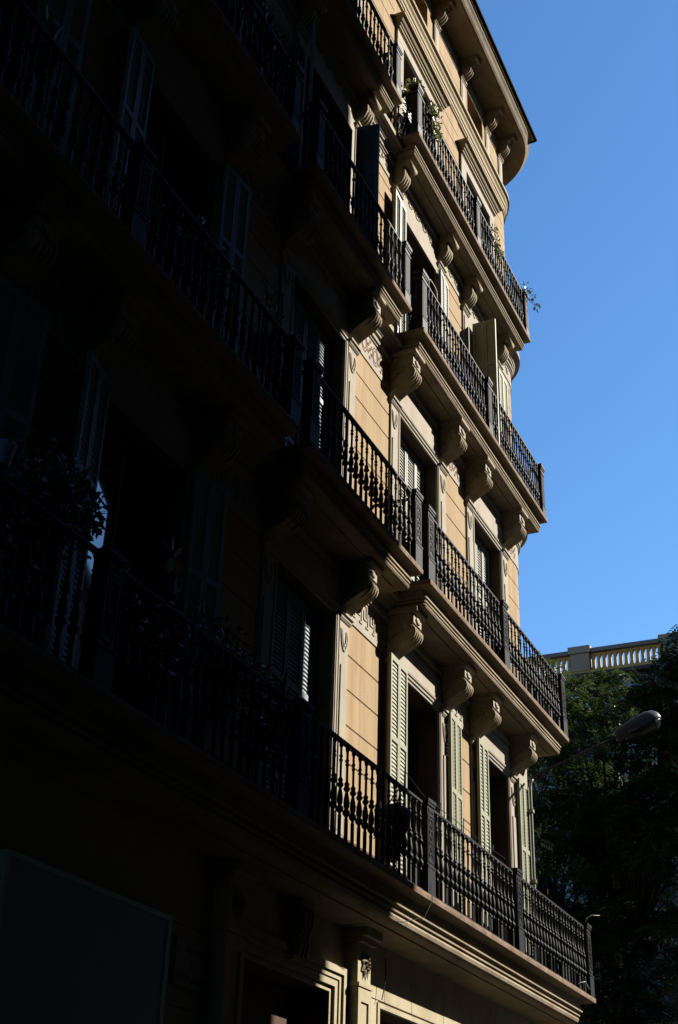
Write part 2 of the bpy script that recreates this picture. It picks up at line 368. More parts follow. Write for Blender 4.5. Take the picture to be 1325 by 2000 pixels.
# ---- window surrounds
def lintel(mb, x0, x1, z):   # moulded lintel, z = head of opening
    mb.prism_x([(.012, z - .002), (-.015, z - .002), (-.018, z + .035), (-.034, z + .037), (-.038, z + .075), (-.052, z + .078), (-.058, z + .105), (-.04, z + .11), (-.04, z + .46), (.012, z + .46)], x0, x1)
for fi, fl in enumerate(FL):
    for wi, (a, b) in enumerate(WIN):
        m = MB()
        if fi < 2:
            m.box(a - .075, a - .002, -.028, .012, fl['z'] + .02, fl['head'] - .003); m.box(b + .002, b + .075, -.028, .012, fl['z'] + .02, fl['head'] - .003)
            m.box(a - .05, a - .02, -.038, -.029, fl['z'] + .02, fl['head'] - .003); m.box(b + .02, b + .05, -.038, -.029, fl['z'] + .02, fl['head'] - .003)
            lintel(m, a - .074, b + .074, fl['head'])
        elif fi == 2:
            m.box(a - .075, a - .002, -.02, .012, fl['z'] + .02, fl['head']); m.box(b + .002, b + .075, -.02, .012, fl['z'] + .02, fl['head'])
            m.box(a - .075, b + .075, -.022, .012, fl['head'] + .001, fl['head'] + .30)
        else:
            m.box(a - .27, a - .002, -.035, .012, fl['z'] + .02, fl['head']); m.box(b + .002, b + .27, -.035, .012, fl['z'] + .02, fl['head'])
            m.box(a - .27, b + .27, -.037, .012, fl['head'] + .001, fl['head'] + .21)
        s = put('window_surround', m, 'stone', B)
        if fi == 3:      # projecting hood
            h = MB(); z = fl['head'] + .212
            x0, x1 = a - .37, b + .37
            prof = [(.012, z), (.05, z), (.055, z + .02), (.075, z + .025), (.08, z + .07), (.1, z + .075), (.105, z + .10), (.13, z + .12), (.16, z + .17), (.165, z + .19), (.2, z + .2), (.2, z + .255), (.012, z + .27)]
            rings = []
            for o, zz in prof:
                i = .2 - o
                rings.append([(x0 + i * .7, .01, zz), (x0 + i * .7, -o, zz), (x1 - i * .7, -o, zz), (x1 - i * .7, .01, zz)])
            h.rings(rings, closed=True, cap0=True, cap1=True)
            put('hood', h, 'trim', s)

# ---- friezes with ornament, string courses
def frieze(z0, z1, nm):
    m = MB(); sweep(m, [(-.01, z0), (.012, z0), (.012, z1), (-.01, z1)], n=10)
    return put(nm, m, 'stone', B)
fz = [(8.125, 8.56), (12.135, 12.58), (16.03, 16.42)]
FZ = [frieze(a, b, 'frieze') for a, b in fz]
# ornament on each wall panel between windows
def key_frieze(x0, x1, z0, z1):
    m = MB(); u = (z1 - z0) / 5.0; t = u * .42; x = x0
    cells = [((0, 0), (0, 5)), ((0, 5), (2.6, 5)), ((2.6, 5), (2.6, 1.6)), ((2.6, 1.6), (1.3, 1.6)), ((1.3, 1.6), (1.3, 3.4)), ((0, 0), (-.9, 0))]
    while x + 3.2 * u < x1:
        for (ax_, az_), (bx_, bz_) in cells:
            xa, xb = sorted((x + ax_ * u, x + bx_ * u)); za, zb_ = sorted((z0 + az_ * u, z0 + bz_ * u))
            m.box(xa - t / 2, xb + t / 2, -.022 - random.uniform(0, .002), -.011, za - t / 2, zb_ + t / 2)
        x += 3.5 * u
    return m
def octa_frieze(x0, x1, z0, z1):
    m = MB(); h = z1 - z0; zc = (z0 + z1) / 2; x = x0 + h * .35; k = 0
    def ring(cx, cz, rx, rz_, n, t):
        o = [(cx + rx * math.cos(2 * math.pi * (i + .5) / n), cz + rz_ * math.sin(2 * math.pi * (i + .5) / n)) for i in range(n)]
        inn = [(cx + (rx - t) * math.cos(2 * math.pi * (i + .5) / n), cz + (rz_ - t) * math.sin(2 * math.pi * (i + .5) / n)) for i in range(n)]
        m.rings([[(p[0], -.0125, p[1]) for p in o], [(p[0], -.016, p[1]) for p in o], [(p[0], -.016, p[1]) for p in inn], [(p[0], -.0125, p[1]) for p in inn]], closed=True)
    while x < x1 - h * .2:
        if k % 2 == 0:
            ring(x, zc, h * .30, h * .44, 8, .018); ring(x, zc, h * .19, h * .30, 8, .012)
        else:
            for dx, dz in ((0, 0), (.09, .09), (-.09, .09), (.09, -.09), (-.09, -.09), (0, .2), (0, -.2)):
                ring(x + dx * h * 1.6, zc + dz * h * 1.8, h * .075, h * .085, 6, .014)
        x += h * .52; k += 1
    return m
def scroll_frieze(x0, x1, z0, z1):
    m = MB(); h = z1 - z0; x = x0 + h * .3; k = 0
    while x < x1 - .05:
        s = 1 if k % 2 else -1
        pts = [(x + h * .30 * (1 - t / 9.) * math.cos(s * t * .9), -.014, (z0 + z1) / 2 + s * .02 + h * .36 * (1 - t / 9.) * math.sin(s * t * .9)) for t in np.linspace(0, 7.5, 16)]
        m.tube(pts, .011, 4); x += h * .55; k += 1
        for q in range(3): m.lathe([(.0, .0), (.018, .004), (.0, .012)], 5, (x - h * .27 + random.uniform(-.03, .03), -.016, z0 + h * random.uniform(.15, .85)), caps=False)
    return m
SEG = [(6.15, 7.61), (9.29, 11.0), (12.68, 14.37), (16.04, 17.5), (19.04, 19.85)]
for (a, b) in SEG:
    put('greek_key_relief', key_frieze(a + .05, b, 8.24, 8.52), 'stone', FZ[0])
    put('octagon_ornament', octa_frieze(a + .02, b, 12.19, 12.55), 'red_line', FZ[1])
for (a, b) in ((6.1, 19.8),):
    put('scroll_relief', scroll_frieze(a, b, 16.1, 16.38), 'carved', FZ[2])
def string(z, nm='string_course', top=.2):
    m = MB()
    sweep(m, [(-.01, z - .50), (.03, z - .50), (.035, z - .47), (.055, z - .465), (.06, z - .43), (.03, z - .42), (.03, z - .34), (.06, z - .335), (.065, z - .31), (.085, z - .29), (.11, z - .24), (.14, z - .21), (.145, z - .19), (top, z - .185), (top, z - .10), (-.01, z - .06)], n=14)
    return put(nm, m, 'stone', B)
for fl in FL[1:]: string(fl['z'])
m = MB()
sweep(m, [(-.01, 20.32), (.02, 20.32), (.025, 20.36), (.04, 20.365), (.045, 20.44), (.06, 20.445), (.065, 20.50), (.05, 20.51), (.055, 20.56), (.085, 20.60), (.09, 20.64), (.075, 20.65), (.13, 20.69), (.13, 20.76), (-.01, 20.80)], n=14)
put('string_course', m, 'trim', B)

# ---- attic: strips, brackets, panels, frieze
m = MB(); sweep(m, [(-.01, 21.72), (.008, 21.72), (.008, 22.22), (-.01, 22.22)], n=10)
put('frieze', m, 'carved', B)
ATP = [(4.4, 4.62), (6.05, 6.27), (7.45, 7.67), (9.15, 9.37), (10.8, 11.02), (12.55, 12.77), (14.2, 14.42), (15.99, 16.21), (17.44, 17.66), (18.89, 19.11), (19.72, 19.94)]
for (a, b) in ATP:
    m = MB(); m.box(a, b, -.025, .01, 20.81, 21.72); m.box(a + .04, b - .04, -.033, -.0255, 20.9, 21.62)
    p = put('attic_pilaster', m, 'stone', B)
    m = MB(); m.prism_x([(.0, 21.66), (-.035, 21.66), (-.045, 21.69), (-.06, 21.70), (-.06, 21.74), (.0, 21.74)], a - .03, b + .03); put('impost', m, 'carved', p)
    # S bracket with three flutes
    prof = []
    for t in np.linspace(0, 1, 15):
        z = 21.745 + .33 * t; d = .05 + .25 * (t ** 1.0) + .035 * math.sin(t * 2 * math.pi - .4)
        prof.append((-d, z))
    pr = [(.0, 21.745)] + prof + [(-.36, 22.10), (-.36, 22.16), (-.38, 22.17), (-.38, 22.205), (.0, 22.205)]
    br = MB(); br.prism_x(pr, a + .01, b - .01)
    for q in range(3):
        cx = a + .045 + q * (b - a - .09) / 2
        br.tube([(cx, y - .004, z) for y, z in prof], .028, 6)
    put('bracket', br, 'carved', B)
for (a, b) in [(6.27, 7.45), (9.37, 10.8), (12.77, 14.2), (16.21, 17.44), (19.11, 19.72)]:
    for lo, hi in ((20.83, 21.25), (21.25, 21.70)):
        m = MB(); m.box(a + .004, b - .004, 0, WY, lo + GAP, hi - GAP); put('plaster_block', m, 'plaster', WALL)
for a, b in ATT:
    for s, e in ((a - .14, a - .003), (b + .003, b + .14)):
        m = MB(); m.box(s, e, -.006, .012, 20.82, 21.71); put('plaster_block', m, 'plaster', WALL)
    m = MB(); m.box(a - .002, b + .002, .40, .43, 20.95, 21.85); put('attic_recess_back', m, 'plaster', B)  # plaster sheet closing the back of the attic recess
# cornice
c = MB(); sweep(c, [(-.01, 22.20), (.43, 22.20), (.432, 22.175), (.47, 22.168), (.515, 22.185), (.545, 22.225), (.575, 22.285), (.605, 22.325), (.615, 22.35), (.6, 22.352), (.6, 22.372), (-.01, 22.372)], n=24)
CORN = put('cornice', c, 'slab', B)
c2 = MB(); c2.box(XL, 20.27, -.645, -.2, 22.374, 22.40); put('cornice_lip', c2, 'trim', CORN)
c2 = MB(); c2.prism_x([(-.2, 22.4005), (-.66, 22.401), (-.70, 22.425), (-.70, 22.47), (-.2, 22.475)], XL, 20.36); put('gutter', c2, 'zinc', CORN)
c2 = MB(); sweep(c2, [(-.3, 22.3725), (.61, 22.373), (.622, 22.385), (.622, 22.396), (-.3, 22.397)], xs=20.0, n=24); put('corner_flashing', c2, 'zinc', CORN)
# roof is set well back from the rounded gutter
c3 = MB(); c3.rings([[(XL, .0, 22.478), (X0, .0, 22.478), (X0 + RC, RC, 22.478), (X0 + RC, YB, 22.478), (XL, YB, 22.478)], [(XL, 3, 23.4), (17, 3, 23.4), (17.2, 3.2, 23.4), (17.2, 10, 23.4), (XL, 10, 23.4)]], closed=True, cap1=True)
put('roof', c3, 'roof', B)

# ---- corbels
def corbel(cx, zt, style, dep, h):
    m = MB(); wd = .145
    if style == 0:
        prof = [(0, 0), (.86, 0), (.86, -.10), (.83, -.105), (.83, -.33), (.76, -.34), (.80, -.39), (.85, -.45), (.86, -.52), (.82, -.60), (.72, -.67), (.55, -.735), (.36, -.80), (.20, -.87), (.08, -.95), (0, -1.0)]
        m.prism_x([(-d * dep, zt + z * h) for d, z in prof], cx - wd, cx + wd)
        m.prism_x([(0, zt), (-dep, zt), (-dep, zt - .05), (-dep * .95, zt - .07), (-dep * .9, zt - .075), (0, zt - .075)], cx - wd - .035, cx + wd + .035)
        o = put('corbel', m, 'carved', B)
        r = MB(); r.box(cx - wd + .01, cx + wd - .01, -dep * .83 - .012, -dep * .83, zt - .32 * h, zt - .135 * h)
        r.lathe([(.055, 0), (.06, .01), (.03, .02), (.0, .012)], 8, (0, 0, 0), caps=False)
        n0 = len(r.v) - 32
        for i in range(n0, len(r.v)):
            x, y, z = r.v[i]; r.v[i] = (cx + x * 1.3, -dep * .83 - .012 - z, zt - .228 * h + y * .8)
        put('rosette_block', r, 'stone', o)
        lf = MB()
        for q in range(5):
            xx = cx - wd + .03 + q * (2 * wd - .06) / 4
            pts = [(-d * dep - .004, zt + z * h) for d, z in prof[5:12 if q % 2 else 11]]
            lf.tube([(xx, p[0], p[1]) for p in pts], [.016, .024, .028, .026, .022, .014] + ([.008] if q % 2 else []), 6)
        for sgn in (-1, 1):      # side volute
            pts = [(cx + sgn * (wd + .002), -dep * (.60 - .02 * t) + -.075 * (1 - t / 8) * math.cos(t), zt - h * .46 + .075 * (1 - t / 8) * math.sin(t)) for t in np.linspace(0, 7, 14)]
            lf.tube(pts, .014, 5)
            for q in range(4):
                pts = [(cx + sgn * (wd + .001), -dep * (.45 - .1 * q), zt - h * (.48 + .05 * q)), (cx + sgn * (wd + .006), -dep * (.38 - .1 * q), zt - h * (.52 + .05 * q)), (cx + sgn * (wd + .001), -dep * (.30 - .09 * q), zt - h * (.50 + .07 * q))]
                lf.tube(pts, .013, 4)
        put('acanthus_leaf', lf, 'carved', o)
    else:
        prof = [(0, 0), (.92, 0), (.92, -.12), (.80, -.15), (.78, -.2), (.84, -.24), (.86, -.32), (.80, -.40), (.70, -.42), (.58, -.38), (.50, -.44), (.52, -.56), (.50, -.70), (.38, -.84), (.2, -.95), (0, -1.0)]
        m.prism_x([(-d * dep, zt + z * h) for d, z in prof], cx - wd + .02, cx + wd - .02)
        m.prism_x([(0, zt), (-dep, zt), (-dep, zt - .04), (-dep * .92, zt - .06), (0, zt - .06)], cx - wd - .02, cx + wd + .02)
        m.tube([(cx - wd, -dep * .76, zt - h * .32), (cx + wd, -dep * .76, zt - h * .32)], h * .10, 10)
        o = put('corbel', m, 'carved', B)
        lf = MB()
        for q in range(4):
            xx = cx - wd + .05 + q * (2 * wd - .10) / 3
            lf.tube([(xx, -d * dep - .006, zt + z * h) for d, z in prof[10:16]], [.02, .032, .036, .034, .026, .01], 6)
        put('acanthus_leaf', lf, 'carved', o)
for (a, b) in PIL:
    cx = (a + b) / 2
    corbel(cx, 8.74, 0, .44, .63); corbel(cx, 12.76, 0, .42, .68); corbel(cx, 16.58, 1, .34, .57)

# ---- balconies
PROF = [(0, 0), (0, -.03), (.006, -.06), (.13, -.072), (.13, -.16), (.105, -.165), (.105, -.19), (.15, -.195), (.15, -.21), (.12, -.213), (.12, -.235), (.17, -.24), (.17, -.25), (.13, -.256), (.125, -.275), (.14, -.298), (.17, -.31), (.222, -.312), (.228, -.313)]
PROF1 = [(0, 0), (0, -.03), (.006, -.062), (.17, -.075), (.17, -.198), (.148, -.203), (.148, -.222), (.22, -.228), (.22, -.258), (.182, -.264), (.182, -.284), (.225, -.29), (.225, -.30), (.205, -.305), (.195, -.33), (.21, -.365), (.24, -.388), (.27, -.396), (.30, -.398)]
def slab_ring(x0, x1, dep, i, z, rad):
    X_0, X_1, D = x0 + i, x1 - i, dep - i
    if rad <= 0: return [(X_0, .01, z), (X_0, -D, z), (X_1, -D, z), (X_1, .01, z)]
    r = rad; pts = [(X_0, .01, z)]
    for k in range(7):
        a = math.pi / 2 * k / 6; pts.append((X_0 + r - r * math.cos(a), -D + r - r * math.sin(a), z))
    for k in range(7):
        a = math.pi / 2 * k / 6; pts.append((X_1 - r + r * math.sin(a), -D + r - r * math.cos(a), z))
    pts.append((X_1, .01, z)); return pts
def slab(x0, x1, dep, z, prof, rad):
    lo = MB(); rings = [slab_ring(x0, x1, dep, i, z + dz, rad) for i, dz in prof[2:]]
    lo.rings(rings, closed=True, cap1=True)
    o = put('balcony', lo, 'slab', B)
    e = MB(); e.rings([slab_ring(x0, x1, dep, i, z + dz, .02) for i, dz in prof[:3]] , closed=True, cap0=True)
    put('slab_edge', e, 'slab_edge', o)
    # joints between soffit stones
    n = max(2, round((x1 - x0) / 1.45)); last = prof[-1]; s = MB()
    for k in range(n):
        a = x0 + last[0] + .05 + k * (x1 - x0 - 2 * last[0] - .1) / n; b = x0 + last[0] + .05 + (k + 1) * (x1 - x0 - 2 * last[0] - .1) / n
        q = MB(); q.box(a + .005, b - .005, -(dep - last[0] - .06), -.02, z + last[1] - .014 - random.uniform(0, .004), z + last[1] - .001)
        put('soffit_stone', q, 'slab', o)
    return o

def bal_mesh(style):
    m = MB()
    if style == 0:
        m.box(-.014, .014, -.014, .014, .0, .24)
        m.lathe([(.014, .24), (.02, .245), (.02, .262), (.014, .27), (.018, .29), (.038, .31), (.040, .33), (.036, .345), (.022, .36), (.022, .372), (.030, .39), (.032, .42), (.027, .47), (.018, .52), (.014, .535), (.024, .545), (.034, .56), (.034, .575), (.022, .59), (.022, .60), (.028, .61), (.024, .625), (.013, .64), (.013, .80), (.020, .805), (.020, .82), (.013, .83), (.013, .845), (.020, .85), (.020, .862), (.013, .87), (.013, .945), (.02, .955), (.022, .975), (.022, .995)], 8)
    else:
        k = 1.3
        m.box(-.017, .017, -.017, .017, .0, .16)
        m.lathe([(r * k, z) for r, z in ((.013, .16), (.02, .165), (.02, .18), (.012, .19), (.012, .30), (.017, .305), (.017, .315), (.012, .32), (.016, .34), (.026, .37), (.027, .40), (.02, .43), (.012, .45), (.022, .457), (.022, .472), (.012, .48), (.011, .78), (.019, .785), (.019, .80), (.011, .81), (.011, .93), (.016, .945), (.018, .995))], 8)
    return m.mesh('baluster')
BM = [bal_mesh(0), bal_mesh(1)]
for q in BM: q.materials.append(M['iron'])
def post_mesh(style):
    m = MB(); w2, d2 = .10, .055
    if style == 0:
        m.box(-w2 - .012, w2 + .012, -d2 - .012, d2 + .012, 0, .30); m.box(-w2 - .018, w2 + .018, -d2 - .018, d2 + .018, .30, .325)
        m.box(-w2, w2, -d2, d2, .326, 1.0)
        for yy in (-d2 - .008, d2):
            m.box(-w2 + .012, -w2 + .034, yy, yy + .008, .36, .90); m.box(w2 - .034, w2 - .012, yy, yy + .008, .36, .90)
            m.box(-w2 + .035, w2 - .035, yy, yy + .008, .36, .382); m.box(-w2 + .035, w2 - .035, yy, yy + .008, .878, .90)
            for k in range(7): 
                z = .42 + k * .064; ww = .028 if k % 2 else .045
                m.box(-ww, -ww + .014, yy - .002, yy + .006, z, z + .05); m.box(ww - .014, ww, yy - .002, yy + .006, z, z + .05); m.box(-ww + .0145, ww - .0145, yy - .002, yy + .006, z + .036, z + .05)
            for k in range(4): m.box(-w2 + .022 + k * .042, -w2 + .052 + k * .042, yy, yy + .008, .925, .96)
        m.box(-w2 - .014, w2 + .014, -d2 - .014, d2 + .014, 1.0, 1.03); m.box(-w2 - .024, w2 + .024, -d2 - .024, d2 + .024, 1.031, 1.07)
    else:
        w2, d2 = .085, .055
        m.box(-w2 - .01, w2 + .01, -d2 - .01, d2 + .01, 0, .20); m.box(-w2 - .016, w2 + .016, -d2 - .016, d2 + .016, .20, .22)
        m.box(-w2, w2, -d2, d2, .22, .97)
        for yy in (-d2 - .008, d2):
            for k in range(5): m.box(-w2 + .014 + k * .031, -w2 + .032 + k * .031, yy, yy + .008, .25, .86)
        for xx in (-w2 - .008, w2):
            for k in range(3): m.box(xx, xx + .008, -d2 + .014 + k * .031, -d2 + .032 + k * .031, .25, .86)
        m.box(-w2 - .012, w2 + .012, -d2 - .012, d2 + .012, .88, .905)
        m.box(-w2 - .014, w2 + .014, -d2 - .014, d2 + .014, .97, 1.0); m.box(-w2 - .026, w2 + .026, -d2 - .026, d2 + .026, 1.001, 1.06)
    return m.mesh('post')
PM = [post_mesh(0), post_mesh(1)]
for q in PM: q.materials.append(M['iron'])

NBAL = [0]
def railing(bal, x0, x1, dep, z, style, mids=(), single_until=1e9, sides=(True, True), lo_x=-1e9):
    yf = -(dep - .085); H = 1.0
    xa, xb = x0 + .11, x1 - .11
    posts = [xa] * sides[0] + list(mids) + [xb] * sides[1]
    for p in posts: put('post', PM[style], None, bal, (p, yf, z + .001))
    h = MB(); h.box(xa - (0 if sides[0] else .2), xb, yf - .026, yf + .026, z + .995, z + 1.02)
    h.box(xa - (0 if sides[0] else .2), xb, yf - .016, yf + .016, z + 1.0205, z + 1.032)
    for s, xx in zip(sides, (xa, xb)):
        if s: h.box(xx - .022, xx + .022, yf + .0265, .0, z + .995, z + 1.02)
    put('handrail', h, 'iron', bal)
    l = MB(); l.box(xa - (0 if sides[0] else .2), xb, yf - .018, yf + .018, z + .03, z + .052)
    for s, xx in zip(sides, (xa, xb)):
        if s: l.box(xx - .016, xx + .016, yf + .0185, .0, z + .03, z + .052)
    put('bottom_rail', l, 'iron', bal)
    spots = []
    edges = sorted(posts + ([] if sides[0] else [lo_x]))
    for a, b in zip(edges[:-1], edges[1:]):
        n = max(1, round((b - a - .2) / (.15 if style == 0 else .132))); st = (b - a - .2) / n
        for k in range(n): spots.append((a + .1 + st * (k + .5), yf))
    for s, xx in zip(sides, (xa, xb)):
        if s:
            n = max(2, int((-yf - .1) / .15))
            for k in range(n): spots.append((xx, yf + .08 + (k + .5) * (-yf - .1) / n))
    rest = MB()
    me = BM[style]
    for (x, y) in sorted(spots, key=lambda s: -s[0]):
        if NBAL[0] < 300 and x > single_until:
            o = put('baluster', me, None, bal, (x + random.uniform(-.004, .004), y, z + .001), random.uniform(0, 6.28)); o.rotation_euler[0] = random.gauss(0, .004); o.rotation_euler[1] = random.gauss(0, .005); NBAL[0] += 1
        else:
            vs = [(v.co.x + x, v.co.y + y, v.co.z + z + .001) for v in me.vertices]
            rest.add(vs, [tuple(p.vertices) for p in me.polygons], True)
    if rest.v: put('baluster_row', rest, 'iron', bal, kind='stuff')

# first floor: one long balcony
b1 = slab(XL - .5, 20.47, .80, 5.0, PROF1, .14)
railing(b1, XL - .5, 20.47, .80, 5.0, 0, mids=(7.18, 10.42, 13.66, 16.90), single_until=7.4, sides=(False, True), lo_x=4.0)
def bal_set(fi, prof, spans, style):
    fl = FL[fi]
    for (x0, x1, mids, su) in spans:
        b = slab(x0, x1, fl['dep'], fl['z'], prof, .05 if fi == 1 else 0)
        railing(b, x0, x1, fl['dep'], fl['z'], style, mids, su)
bal_set(1, PROF, [(14.0, 20.35, (17.18,), 0), (10.51, 13.77, (), 0), (3.9, 10.26, (7.1,), 30)], 0)
bal_set(2, PROF, [(14.04, 20.12, (17.08,), 0), (10.52, 13.60, (), 0), (3.9, 10.07, (7.0,), 30)], 1)
bal_set(3, PROF, [(13.98, 19.80, (16.9,), 0), (10.62, 13.32, (), 0), (3.9, 9.9, (7.0,), 30)], 1)

# ---- windows (casements) and shutters
def casement(x0, x1, z0, z1, y, rz=0.0, hinge=None, mat_='frame'):
    """one glazed leaf, built in local coordinates from its hinge"""
    wd = x1 - x0; h = z1 - z0; m = MB(); t = .06
    m.box(0, t, -.02, .02, 0, h); m.box(wd - t, wd, -.02, .02, 0, h); m.box(t, wd - t, -.02, .02, 0, .22); m.box(t, wd - t, -.02, .02, h - t, h)
    bars = [h * .42, h * .72]
    for q in bars: m.box(t, wd - t, -.015, .015, q - .02, q + .02)
    f = put('window', m, mat_, B, (x0, y, z0), rz)
    ed = [.22] + bars + [h - t]
    for a, b in zip(ed[:-1], ed[1:]):
        p = MB(); p.box(t - .004, wd - t + .004, -.0225, -.0165, a + .016, b - .016); put('pane', p, 'glass', f, local=True)
    return f
SL = {}
def slat_mesh(wd, tilt=74):
    k = (round(wd, 3), tilt)
    if k not in SL:
        m = MB(); c, s = math.cos(R_(tilt)), math.sin(R_(tilt)); hw, t = (.0285, .005) if tilt > 0 else (.0240, .004)
        v = []
        for x in (0, wd):
            for (u, t_) in ((-hw, -t), (hw, -t), (hw, t), (-hw, t)): v.append((x, u * c + t_ * s, -u * s + t_ * c))
        m.add(v, [(0, 1, 2, 3), (7, 6, 5, 4), (0, 4, 5, 1), (1, 5, 6, 2), (2, 6, 7, 3), (3, 7, 4, 0)])
        SL[k] = m.mesh('slat')
    return SL[k]
def leaf(x, y, z0, z1, wd, rz, mt='green', single=False, panels=2, rails=(.35,), tilt=74):
    """louvred shutter leaf hinged at (x, y), running in local +x; front face towards local -y"""
    h = z1 - z0; m = MB(); t = .055; th = .022
    pw = wd / panels; spans = []
    for k in range(panels):
        a = k * pw + .002; b = (k + 1) * pw - .002
        m.box(a, a + t * .8, -th, th, 0, h); m.box(b - t * .8, b, -th, th, 0, h)
        lv = [0.0] + [h * (1 - r) for r in sorted(rails, reverse=True)] + [h]
        m.box(a + t * .8, b - t * .8, -th, th, 0, .14); m.box(a + t * .8, b - t * .8, -th, th, h - .075, h)
        for q in lv[1:-1]: m.box(a + t * .8, b - t * .8, -th, th, q - .035, q + .035)
        for q0, q1 in zip(lv[:-1], lv[1:]):
            spans.append((a + t * .8 - .003, b - t * .8 + .003, q0 + (.14 if q0 == 0 else .035), q1 - (.075 if q1 == h else .035)))
    o = put('shutter', m, mt, B, (x, y, z0), rz)
    rest = MB()
    for a, b, lo, hi in spans:
        n = max(1, int((hi - lo) / .051)); st = (hi - lo) / n
        me = slat_mesh(b - a, tilt)
        for k in range(n):
            z = lo + st * (k + .5)
            if single:
                if len(me.materials) == 0: me.materials.append(M[mt])
                put('slat', me, None, o, (a, 0, z), local=True)
            else:
                rest.add([(v.co.x + a, v.co.y, v.co.z + z) for v in me.vertices], [tuple(p.vertices) for p in me.polygons])
    if rest.v: put('louvre_slats', rest, mt, o, local=True, kind='stuff')
    return o
PI = math.pi
def glazed(fi, wi, y=.33, rzl=0, rzr=0):
    a, b = WIN[wi]; fl = FL[fi]; z0 = fl['z'] + .05; z1 = fl['head'] - .04; mid = (a + b) / 2
    m = MB(); m.box(a + .003, a + .05, y - .03, y + .05, z0 - .02, z1 + .03); m.box(b - .05, b - .003, y - .03, y + .05, z0 - .02, z1 + .03); m.box(a + .0505, b - .0505, y - .03, y + .05, z1 - .02, z1 + .03)
    put('window_frame', m, 'frame', B)
    casement(a + .052, mid - .003, z0, z1 - .022, y + .01, rzl)
    if rzr:   # swung open, hinged on the right: build mirrored by rotating half a turn
        casement(b - .052, b - .052 + (b - mid - .055), z0, z1 - .022, y + .01, PI + rzr)
    else:
        casement(mid + .003, b - .052, z0, z1 - .022, y + .01, 0)
def closed(fi, wi, mt, y=.20, zt=None):
    a, b = WIN[wi]; fl = FL[fi]; mid = (a + b) / 2
    leaf(a + .02, y, fl['z'] + .04, fl['head'] - .02, mid - a - .025, 0, mt, rails=(.36, .72), tilt=-70); leaf(mid + .005, y, fl['z'] + .04, fl['head'] - .02, b - mid - .025, 0, mt, rails=(.36, .72), tilt=-70)
    glazed(fi, wi)
def open_pair(fi, wi, mt, wl, al, wr, ar, single=False, yl=-.085, yr=-.085, dz=.06, hl=-.005, hr=.005, ajar=0):
    """left leaf hinged at left jamb opened by al degrees, right leaf likewise (180 = flat on the wall)"""
    a, b = WIN[wi]; fl = FL[fi]
    z0, z1 = fl['z'] + .04, fl['head'] + dz
    if wl: leaf(a + hl, yl, z0, z1, wl, -R_(al), mt, single)
    if wr: leaf(b + hr, yr, z0, z1, wr, PI + R_(ar), mt, single)
    glazed(fi, wi, y=.055 if ajar else .33, rzl=R_(ajar), rzr=R_(-86) if ajar else 0)
# first floor
open_pair(0, 3, 'green', .60, 178, .54, 184, True, hl=.14, hr=.22)
open_pair(0, 4, 'green', .46, 178, .54, 181, hl=.18, hr=.30)
closed(0, 2, 'blue', .22)
a, b = WIN[1]
open_pair(0, 1, 'blue', .50, 165, .50, 172, dz=.05, ajar=11.6)
open_pair(0, 0, 'blue', .50, 150, .62, 172, dz=.05)
# second floor
closed(1, 3, 'pale'); closed(1, 4, 'pale'); closed(1, 2, 'blue')
open_pair(1, 1, 'blue', .5, 172, .48, 174, ajar=11.6)
open_pair(1, 0, 'blue', .5, 172, .5, 174)
# third floor
open_pair(2, 3, 'pale', .52, 176, .50, 186, dz=.02)
open_pair(2, 4, 'green', .42, 92, .55, 182, dz=.02)
open_pair(2, 2, 'blue', .5, 150, .34, 100, dz=.02)
open_pair(2, 1, 'blue', .5, 172, .5, 172, dz=.02)
glazed(2, 0)
# top floor: roller blinds in the reveal
for wi in range(5):
    a, b = WIN[wi]; fl = FL[3]; glazed(3, wi)
    m = MB(); z = fl['head'] - .02
    for k in range(14 if wi != 4 else 22): m.box(a + .06, b - .06, .20 + .012 * (k % 2), .225 + .012 * (k % 2), z - .048, z - .004); z -= .05
    put('roller_blind', m, 'blind', B)

# ---- ground floor stonework
BY = -.03
gs = MB()
def gbox(x0, x1, z0, z1, y0=BY, nm='ashlar'):
    m = MB(); m.box(x0 + .004, x1 - .004, y0, .012, z0 + .004, z1 - .004); put(nm, m, 'base', B)
ZT = 4.63
# ashlar left of the door, over the door, between door and shop, over the shop
for x0, x1 in ((XL, 3.9), (3.9, 5.6), (5.6, 7.2), (7.2, 8.8), (8.8, 10.2)):
    for z0, z1 in ((0.13, .9), (.9, 1.5), (1.5, 2.1), (2.1, 2.7), (2.7, 3.3), (3.3, 3.95), (3.95, ZT)): gbox(x0, x1, z0, z1)
for x0, x1 in ((10.2, 11.4), (11.4, 12.2), (12.2, 13.08)): gbox(x0, x1, 4.16, ZT)
for z0, z1 in ((0.13, 1.0), (1.0, 2.0), (2.0, 3.0), (3.0, 4.0)): gbox(13.42, 13.97, z0, z1)
gbox(13.42, 14.15, 4.005, 4.62)
for x0, x1 in ((14.15, 14.95), (14.95, 16.0), (16.0, 16.9), (16.9, 18.0), (18.0, 19.2), (19.2, 19.8)): gbox(x0, x1, 4.005, 4.62, BY - random.uniform(0, .004))
for z0, z1 in ((0.13, 1.0), (1.0, 2.0), (2.0, 3.0), (3.0, 4.0)): gbox(16.61, 17.19, z0, z1); gbox(19.21, 19.8, z0, z1)
for x0, x1 in ((10.2, 10.62),):
    for z0, z1 in ((.13, 1.5), (1.5, 2.8), (2.8, 4.15)): gbox(x0, x1, z0, z1)
